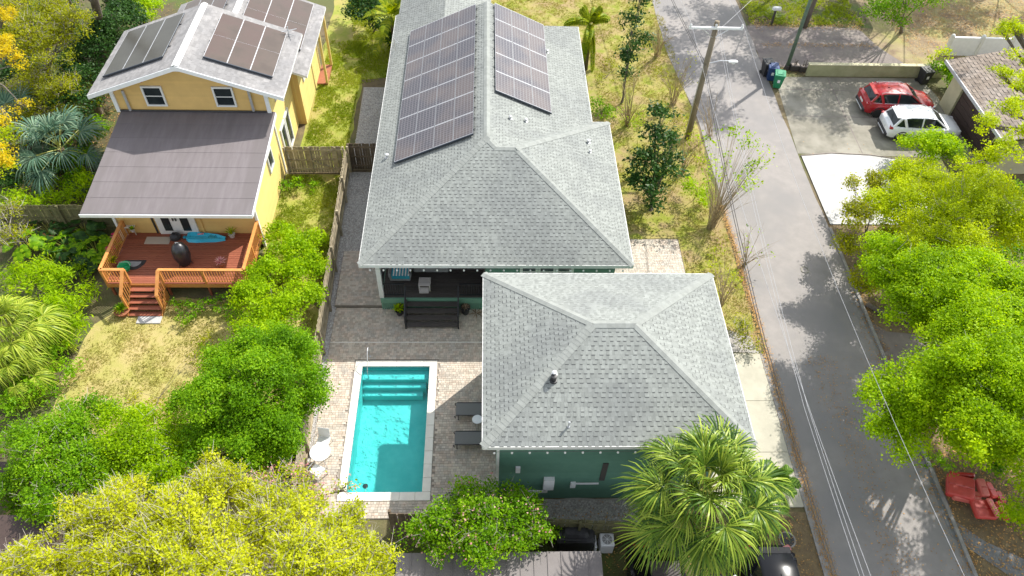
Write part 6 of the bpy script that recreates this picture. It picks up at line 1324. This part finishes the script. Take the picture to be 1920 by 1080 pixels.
# --- palms
def ribbon(V, F, T, P, Wd, side, tint):
    o = len(V); k = len(P)
    for i in range(k): V.append(P[i]-side*Wd[i]/2); V.append(P[i]+side*Wd[i]/2)
    for i in range(k-1): F.append((o+2*i, o+2*i+1, o+2*i+3, o+2*i+2))
    T += [tint]*(2*k)
def fan_frond(tilt, Lp, Rb, nseg=30, wseg=.05, droop=.5, m='fan_green', pw=.022, spread=105):
    """one costapalmate frond with its stalk, growing along +x and tilted by tilt"""
    V, F, T = [], [], []; ct, st_ = math.cos(tilt), math.sin(tilt)
    P0 = Vector((.0, 0, 0)); hub = Vector((ct*Lp, 0, st_*Lp - .10*Lp*(1-st_)))
    d = Vector((math.cos(tilt-.35), 0, math.sin(tilt-.35))); up = Vector((-d.z, 0, d.x)); sd_ = Vector((0, 1, 0))
    for i in range(nseg):
        a_ = (-1+2*(i+.5)/nseg)*R(spread); r = Rb*(1-.34*abs(a_)/R(spread))*random.uniform(.88, 1.08); dr = random.uniform(.7, 1.3)*droop
        q0 = (d*math.cos(a_)+sd_*math.sin(a_)); q0 = (q0 + up*.34*abs(math.sin(a_)) + up*(.07 if i % 2 else -.02)).normalized()
        pts = []
        for u in (.03, .45, .78, 1.0):
            pts.append(hub + q0*r*u + Vector((0, 0, -1))*(dr*r*u**4*1.3))
        sdv = q0.cross(up).normalized(); sdv = (sdv + up*random.uniform(-.5, .5)).normalized()
        ribbon(V, F, T, pts, [wseg*.35, wseg, wseg*.75, .008], sdv, random.random())
    o = len(V)
    me = npmesh('frond', np.array([tuple(v) for v in V]), np.array(F), np.array(T), m); return me, hub
def fan_palm(label, pos, h, Rr, nf, m, tr=.16, droop=.5, nseg=30, wseg=.05, group=None, dead=8, inner=.5, lo=-.6, blade=.47, spread=105):
    t = thing('fan_palm', label, 'palm tree', pos, 0, group)
    MB().tube([(0, 0, -.05), (.03, 0, h*.5), (0, 0, h)], [tr*1.15, tr, tr*1.2], 12).build('trunk', 'palm_bark', t, smooth=True)
    tilts = [R(78), R(52), R(28), R(5), lo]
    var = []
    for i, ti in enumerate(tilts):
        Lp = Rr*(.30+.18*i/4)*inner*2; v2 = [fan_frond(ti, Lp*random.uniform(.95, 1.25), Rr*blade, nseg, wseg, droop*(1-.35*(ti < 0)), m, spread=spread) for _ in range(2)]; var.append(v2)
    pet = {}
    for k in range(nf):
        u = (k+.5)/nf; vi = min(4, int(u**.75*5)); me, hub = random.choice(var[vi]); a_ = k*2.39996+random.uniform(-.2, .2)
        o = link('frond', me, t, loc=(0, 0, h+.05+(.18 if vi < 2 else 0)-.03*vi)); o.rotation_euler = (random.uniform(-.12, .12), random.uniform(-.1, .1), a_); s_ = random.uniform(.85, 1.1); o.scale = (s_,)*3
        key = me.name
        if key not in pet: pet[key] = MB().tube([(0, 0, 0), Vector(hub)*.5+Vector((0, 0, .04)), hub], [.03, .022, .015], 4).mesh('stalk', 'petiole')
        link('stalk', pet[key], o)
    if dead:
        dm_, hb = fan_frond(R(-62), Rr*.3, Rr*.4, 16, wseg, .2, 'dead_frond')
        for k in range(dead): o = link('dead_frond', dm_, t, loc=(0, 0, h-.15)); o.rotation_euler = (0, 0, k*2.4)
    return t
def world_base(px, py, z): p = at(px, py, z); return Vector((p.x, p.y, 0))
fan_palm('very large fan palm with drooping fronds covering the near corner of the green outbuilding', world_base(1324, 914, 6.2), 5.9, 2.95, 54, 'fan_green', tr=.22, nseg=38, wseg=.050, droop=.42, dead=16, inner=.60, blade=.43, spread=122)
fan_palm('yellow green fan palm with long drooping fingers at the left edge of the dry lawn', world_base(20, 615, 2.2), 2.0, 2.5, 30, 'fan_lime', nseg=34, wseg=.06, droop=.7, dead=6)
fan_palm('second yellow green fan palm just below the first at the left edge', world_base(15, 690, 1.6), 1.3, 1.8, 20, 'fan_lime', nseg=30, wseg=.055, droop=.7, dead=4)
fan_palm('blue green palmetto with stiff silvery fans left of the low brown roof', world_base(105, 265, 2.2), 1.7, 3.4, 22, 'fan_blue', nseg=32, wseg=.065, droop=.35, dead=4)
fan_palm('smaller blue green palmetto at the far left edge', world_base(25, 215, 2.0), 1.4, 2.8, 14, 'fan_blue', nseg=30, wseg=.06, droop=.35, dead=2)
fan_palm('small bright fan palm in the shade of the dark tree by the long fence', world_base(492, 868, 1.8), 1.4, 1.1, 16, 'fan_lime', nseg=24, wseg=.04, droop=.8, dead=0)
fan_palm('tiny fan palm above the other one beside the long fence', world_base(505, 815, 1.5), 1.1, .9, 10, 'fan_green', nseg=22, wseg=.04, droop=.8, dead=0)
fan_palm('dark shaded palmetto under the tall grey trunk in the woodland', world_base(170, 60, 1), .8, 1.7, 12, 'fan_blue', nseg=24, wseg=.07, droop=.4, dead=0)
def big_leaf_plant(label, px, py, n, R_, m='leaf_dark', s=.55):
    """philodendron like rosette of lobed leaves on stalks"""
    b = at(px, py, 0); t = thing('big_leaf_plant', label, 'plant', b, group='big leaved plants below the woodland')
    V, F, T = [], [], []
    k = 7
    for i in range(-k, k+1):
        if i == 0: continue
        a_ = abs(i)/k; base = Vector((s*(1-a_)*.8, 0, 0)); dr = Vector((.45+.6*(1-a_), (1 if i > 0 else -1), 0)).normalized(); Ls = s*(.32+.3*math.sin(a_*math.pi*.9)); P = [base, base+dr*Ls*.6+Vector((0, 0, .02)), base+dr*Ls+Vector((0, 0, -.05))]
        ribbon(V, F, T, P, [.07*s*2, .085*s*2, .02], Vector((dr.y, -dr.x, 0)), random.random())
    ribbon(V, F, T, [Vector((-.02, 0, 0)), Vector((s*.5, 0, .03)), Vector((s*1.1, 0, -.05))], [.06, .12, .01], Vector((0, 1, 0)), .5)
    me = npmesh('leaf', np.array([tuple(v) for v in V]), np.array(F), np.array(T), m); stalk = MB().tube([(0, 0, 0), (.0, 0, 1)], .012, 4).mesh('stalk', 'petiole')
    for i in range(n):
        a_ = i*2.4; r = R_*(.35+.65*((i+.5)/n)); z = .75-.3*(i/n)+random.uniform(-.08, .12)
        o = link('leaf', me, t, loc=(r*math.cos(a_), r*math.sin(a_), z)); o.rotation_euler = (random.uniform(-.3, .3), random.uniform(.0, .6), a_+random.uniform(-.4, .4)); o.scale = (random.uniform(.8, 1.2),)*3
    stm = MB()
    for i in range(n): a_ = i*2.4; r = R_*(.35+.65*((i+.5)/n)); stm.tube([(0, 0, 0), (r*.5*math.cos(a_), r*.5*math.sin(a_), .4), (r*math.cos(a_), r*math.sin(a_), .7-.3*(i/n))], .013, 4, cap=False)
    stm.build('stalks', 'petiole', t)
for i, (px, py, lb) in enumerate(((95, 440, 'big lobed leaved plant right behind the olive fence shadow, at its left end'), (130, 470, 'big lobed leaved plant in the middle of the bed left of the deck'), (165, 445, 'big lobed leaved plant nearest the deck corner post'), (185, 480, 'big lobed leaved plant directly left of the deck railing'), (110, 500, 'big lobed leaved plant at the front of the bed left of the deck'), (60, 470, 'big lobed leaved plant at the left end of the bed'), (145, 505, 'big lobed leaved plant just above the sunny fern shrubs'))):
    big_leaf_plant(lb, px, py, 18, .75, 'leaf_mid' if i % 2 else 'leaf_dark')
def feather_frond(L, tilt, m, nl=30, ll=.42, droop=.9, w_=.035, ring_=False):
    V, F, T = [], [], []; P = []
    for i in range(nl+1):
        u = i/nl; x = L*u; P.append(Vector((x*math.cos(tilt)*(1-.15*u*u), 0, x*math.sin(tilt)-droop*L*.55*u*u)))
    for i in range(3, nl+1):
        u = i/nl; d = (P[i]-P[i-1]).normalized(); lk = ll*math.sin(math.pi*(.12+.83*u))**.6
        for s in (-1, 1):
            for rr in ((0,) if not ring_ else (-.7, 0, .7)):
                q = (Vector((0, s, 0))*.9+d*.6+Vector((0, 0, .3+rr))).normalized(); pts = [P[i], P[i]+q*lk*.6, P[i]+q*lk+Vector((0, 0, -.32*lk))]
                ribbon(V, F, T, pts, [w_*.6, w_, .006], d, random.random())
    ribbon(V, F, T, P[::5]+[P[-1]], [.03]*(len(P[::5])+1), Vector((0, 1, 0)), .6)
    return npmesh('frond', np.array([tuple(v) for v in V]), np.array(F), np.array(T), m)
def feather_palm(label, pos, h, L, nf, m, tr=.09, ring_=False, ll=.42, cs=False, lo=-.5, w_=.035):
    t = thing('feather_palm', label, 'palm tree', pos)
    MB().tube([(0, 0, -.05), (0, 0, h*.6), (0, 0, h)], [tr*1.3, tr, tr*.9], 10).build('trunk', 'palm_bark', t, smooth=True)
    if cs: MB().tube([(0, 0, h), (0, 0, h+.55)], [tr*1.1, tr*.7], 10).build('crownshaft', 'petiole', t, smooth=True)
    v = [feather_frond(L*random.uniform(.9, 1.1), ti, m, ll=ll, ring_=ring_, w_=w_) for ti in (R(72), R(50), R(25), lo)]
    for k in range(nf): u = (k+.5)/nf; o = link('frond', v[min(3, int(u*4))], t, loc=(0, 0, h+(.5 if cs else .02))); o.rotation_euler.z = k*2.39996+.3
    return t
feather_palm('foxtail palm with bushy fronds standing beyond the right rear corner of the green roof', Vector((6.5, 43.0, 0)), 2.7, 2.1, 14, 'frond_lime', .12, True, .36, True, lo=-1.25, w_=.085)
feather_palm('lime green feather palm at the top between the two houses', world_base(733, 28, 2.4), 2.2, 2.3, 13, 'frond_lime', .10, False, .5, False, w_=.08)
feather_palm('small dark green feathery palm right of the large fan palm', world_base(1452, 905, 2.2), 2.0, 1.35, 22, 'frond_green', .08, False, .3, False, w_=.04)
feather_palm('second small feathery palm right behind the large fan palm', world_base(1420, 955, 1.8), 1.6, 1.3, 16, 'frond_green', .08, False, .3, False, w_=.04)
# potted plant foliage
def rosette(root, z, n, L, w_, m, tilt=.9, r0=.03, flower=None):
    V, F, T = [], [], []
    for i in range(n):
        a_ = i*2.4; d = Vector((math.cos(a_), math.sin(a_), 0)); ti = tilt*(1-.6*i/n)+.15; sdv = Vector((-d.y, d.x, 0))
        P = [d*r0+Vector((0, 0, z)), d*L*.5*math.cos(ti)+Vector((0, 0, z+L*.5*math.sin(ti)+.03)), d*L*math.cos(ti)+Vector((0, 0, z+L*math.sin(ti)-L*.25))]
        ribbon(V, F, T, P, [w_*.6, w_, .01], sdv, random.random())
    link('leaves', npmesh('leaves', np.array([tuple(v) for v in V]), np.array(F), np.array(T), m), root)
leafmat('petal', (.5, .01, .10), (.75, .03, .18), (.85, .2, .3), .3)
rosette(pot1, .3, 26, .45, .12, 'leaf_bright', 1.1); rosette(pot2, .38, 16, .3, .04, 'dead_frond', .8); rosette(pot3, .24, 60, .5, .06, 'leaf_mid', 1.2); rosette(pot4, .2, 18, .5, .05, 'leaf_bright', 1.2)
rosette(pot5, .33, 20, .4, .07, 'petal', 1.0); rosette(pot6, .25, 30, .42, .05, 'flower_pink', 1.2); rosette(pot7, .22, 40, .45, .06, 'leaf_lime', 1.2); rosette(pot8, .28, 14, .35, .06, 'petal', 1.0); rosette(pot9, .14, 14, .25, .06, 'leaf_mid', 1.)
for lb, px, py, m in (('fallen palm debris lying right of the porch steps on the bricks', 893, 588, 'dead_frond'),):
    t = thing('fallen_frond', lb, 'leaf', at(px, py, .06)); rosette(t, .0, 9, .38, .05, m, .15)

# --- grass tufts, leaf litter
def tufts(name, label, polys, n, h, m, w_=.012, cat='grass', z=.01):
    pts = []
    ar = [area(p) for p in polys]; tot = sum(ar)
    from mathutils.geometry import intersect_point_line
    for p, a_ in zip(polys, ar):
        k = int(n*a_/tot); xs = [q[0] for q in p]; ys = [q[1] for q in p]; P = np.array(p)
        c = rng.random((k*3, 2))*[max(xs)-min(xs), max(ys)-min(ys)]+[min(xs), min(ys)]
        ins_ = np.zeros(len(c), bool); j = len(p)-1
        for i in range(len(p)):
            cond = ((P[i, 1] > c[:, 1]) != (P[j, 1] > c[:, 1])) & (c[:, 0] < (P[j, 0]-P[i, 0])*(c[:, 1]-P[i, 1])/(P[j, 1]-P[i, 1]+1e-12)+P[i, 0]); ins_ ^= cond; j = i
        c = c[ins_]
        f = np.sin(c[:, 0]*2.1+1)*np.sin(c[:, 1]*1.7)+.5*np.sin(c[:, 0]*5.3)*np.sin(c[:, 1]*4.9+2)
        c = c[f+rng.normal(0, .5, len(c)) > -.2][:k]; pts.append(c)
    c = np.concatenate(pts); N = len(c)*3
    p = np.repeat(c, 3, 0)+rng.normal(0, .03, (N, 2)); a_ = rng.random(N)*6.28; hh = h*rng.uniform(.5, 1.4, N); lean = rng.normal(0, .6, (N, 2))*hh[:, None]
    ca, sa = np.cos(a_)*w_, np.sin(a_)*w_; z0 = np.full(N, z)
    V = np.stack([np.stack([p[:, 0]-ca, p[:, 1]-sa, z0], 1), np.stack([p[:, 0]+ca, p[:, 1]+sa, z0], 1), np.stack([p[:, 0]+lean[:, 0], p[:, 1]+lean[:, 1], z+hh], 1)], 1).reshape(-1, 3)
    T = np.repeat(np.clip(np.repeat(.5+.3*np.sin(c[:, 0]*1.3)*np.sin(c[:, 1]*1.1), 3)+rng.normal(0, .2, N), 0, 1), 3)
    link(name, npmesh(name, V, np.arange(N*3).reshape(-1, 3), T, m), kind='stuff', label=label, cat=cat)
tufts('grass', 'short dry yellow grass on the lower left lawn', [[(-18.2, 12.5), (-8.2, 12.5), (-8, 22.3), (-8.6, 23.2), (-17, 23.2), (-18, 21)]], 20000, .05, 'grass', .014)
tufts('grass', 'green grass growing between the yellow house and the long fence', [[(-11.1, 23.5), (-7.8, 23.5), (-7.8, 32.3), (-11, 32.3)], [(-10.5, 33), (-8, 33.3), (-8, 46), (-10.5, 46)], [(-8, 41), (-5, 42.4), (-4.8, 55), (-10.5, 55)]], 26000, .09, 'grass_green', .018)
tufts('grass', 'rough yellow green grass on the verge beside the road', [[(6.8, 28), (12.7, 28), (12.7, 58), (7.3, 58)], [(10.1, 21), (12.7, 21), (12.7, 28), (10.1, 28)], [(-4.3, 43.5), (7, 43.5), (7.6, 58), (-4.3, 58)]], 26000, .07, 'grass', .018)
tufts('grass', 'patchy grass behind the alley', [[(18.8, 48.9), (27, 48.9), (27, 60), (18.8, 60)]], 8000, .12, 'grass_green', .02)
def litter(name, label, segs, n, sz, z=.03, m='litter', cat='fallen leaves'):
    L = np.array([math.hypot(b[0]-a[0], b[1]-a[1])*w0 for a, b, w0 in segs]); k = rng.choice(len(segs), n, p=L/L.sum())
    A = np.array([s[0] for s in segs])[k]; B = np.array([s[1] for s in segs])[k]; Wd = np.array([s[2] for s in segs])[k]
    u = rng.random((n, 1)); d = B-A; d = d/np.linalg.norm(d, axis=1)[:, None]; q = np.stack([-d[:, 1], d[:, 0]], 1)
    p = A+(B-A)*u+q*(rng.normal(0, .45, (n, 1))*Wd[:, None]); a_ = rng.random(n)*6.28; s = sz*rng.uniform(.5, 1.4, n)
    cx, sy = np.cos(a_)*s, np.sin(a_)*s; z1 = z+rng.random(n)*.02
    V = np.stack([np.stack([p[:, 0]-cx, p[:, 1]-sy, z1], 1), np.stack([p[:, 0]+sy*.5, p[:, 1]-cx*.5, z1+.008], 1), np.stack([p[:, 0]+cx, p[:, 1]+sy, z1], 1), np.stack([p[:, 0]-sy*.5, p[:, 1]+cx*.5, z1+.012], 1)], 1).reshape(-1, 3)
    link(name, npmesh(name, V, np.arange(n*4).reshape(-1, 4), np.repeat(rng.random(n), 4), m), kind='stuff', label=label, cat=cat)
litter('fallen_leaves', 'orange brown fallen leaves collected along the left road edge', [((12.95, 9), (12.9, 30), .28)], 6000, .028, .07)
litter('fallen_leaves', 'brown fallen leaves over the right verge and alley', [((18.5, 8), (18.4, 24), .5), ((21, 6), (21, 20), 3.5), ((18.5, 43.2), (29, 43.1), .5), ((19, 46.2), (27, 46.3), .35), ((19, 48.8), (27, 48.9), .8), ((29, 50), (42, 50), 6), ((19.5, 31), (23.5, 31.5), 3)], 24000, .04, .03)
litter('fallen_leaves', 'fallen leaves scattered over the lower asphalt', [((15.5, 9), (15.5, 20), 1.0), ((11.7, 8), (11.7, 12.3), 1.2), ((17.9, 9), (17.9, 22), .25)], 1800, .03, .035)
litter('fallen_leaves', 'fallen leaves and mulch behind the green outbuilding', [((1.5, 12.3), (8, 12.3), .8), ((4.5, 10.8), (9, 10.5), 1.2), ((-17, 50), (-25, 30), 6)], 9000, .035, .03)
for i, (px, py) in enumerate(((1190, 415), (1235, 380), (1260, 420))): pass
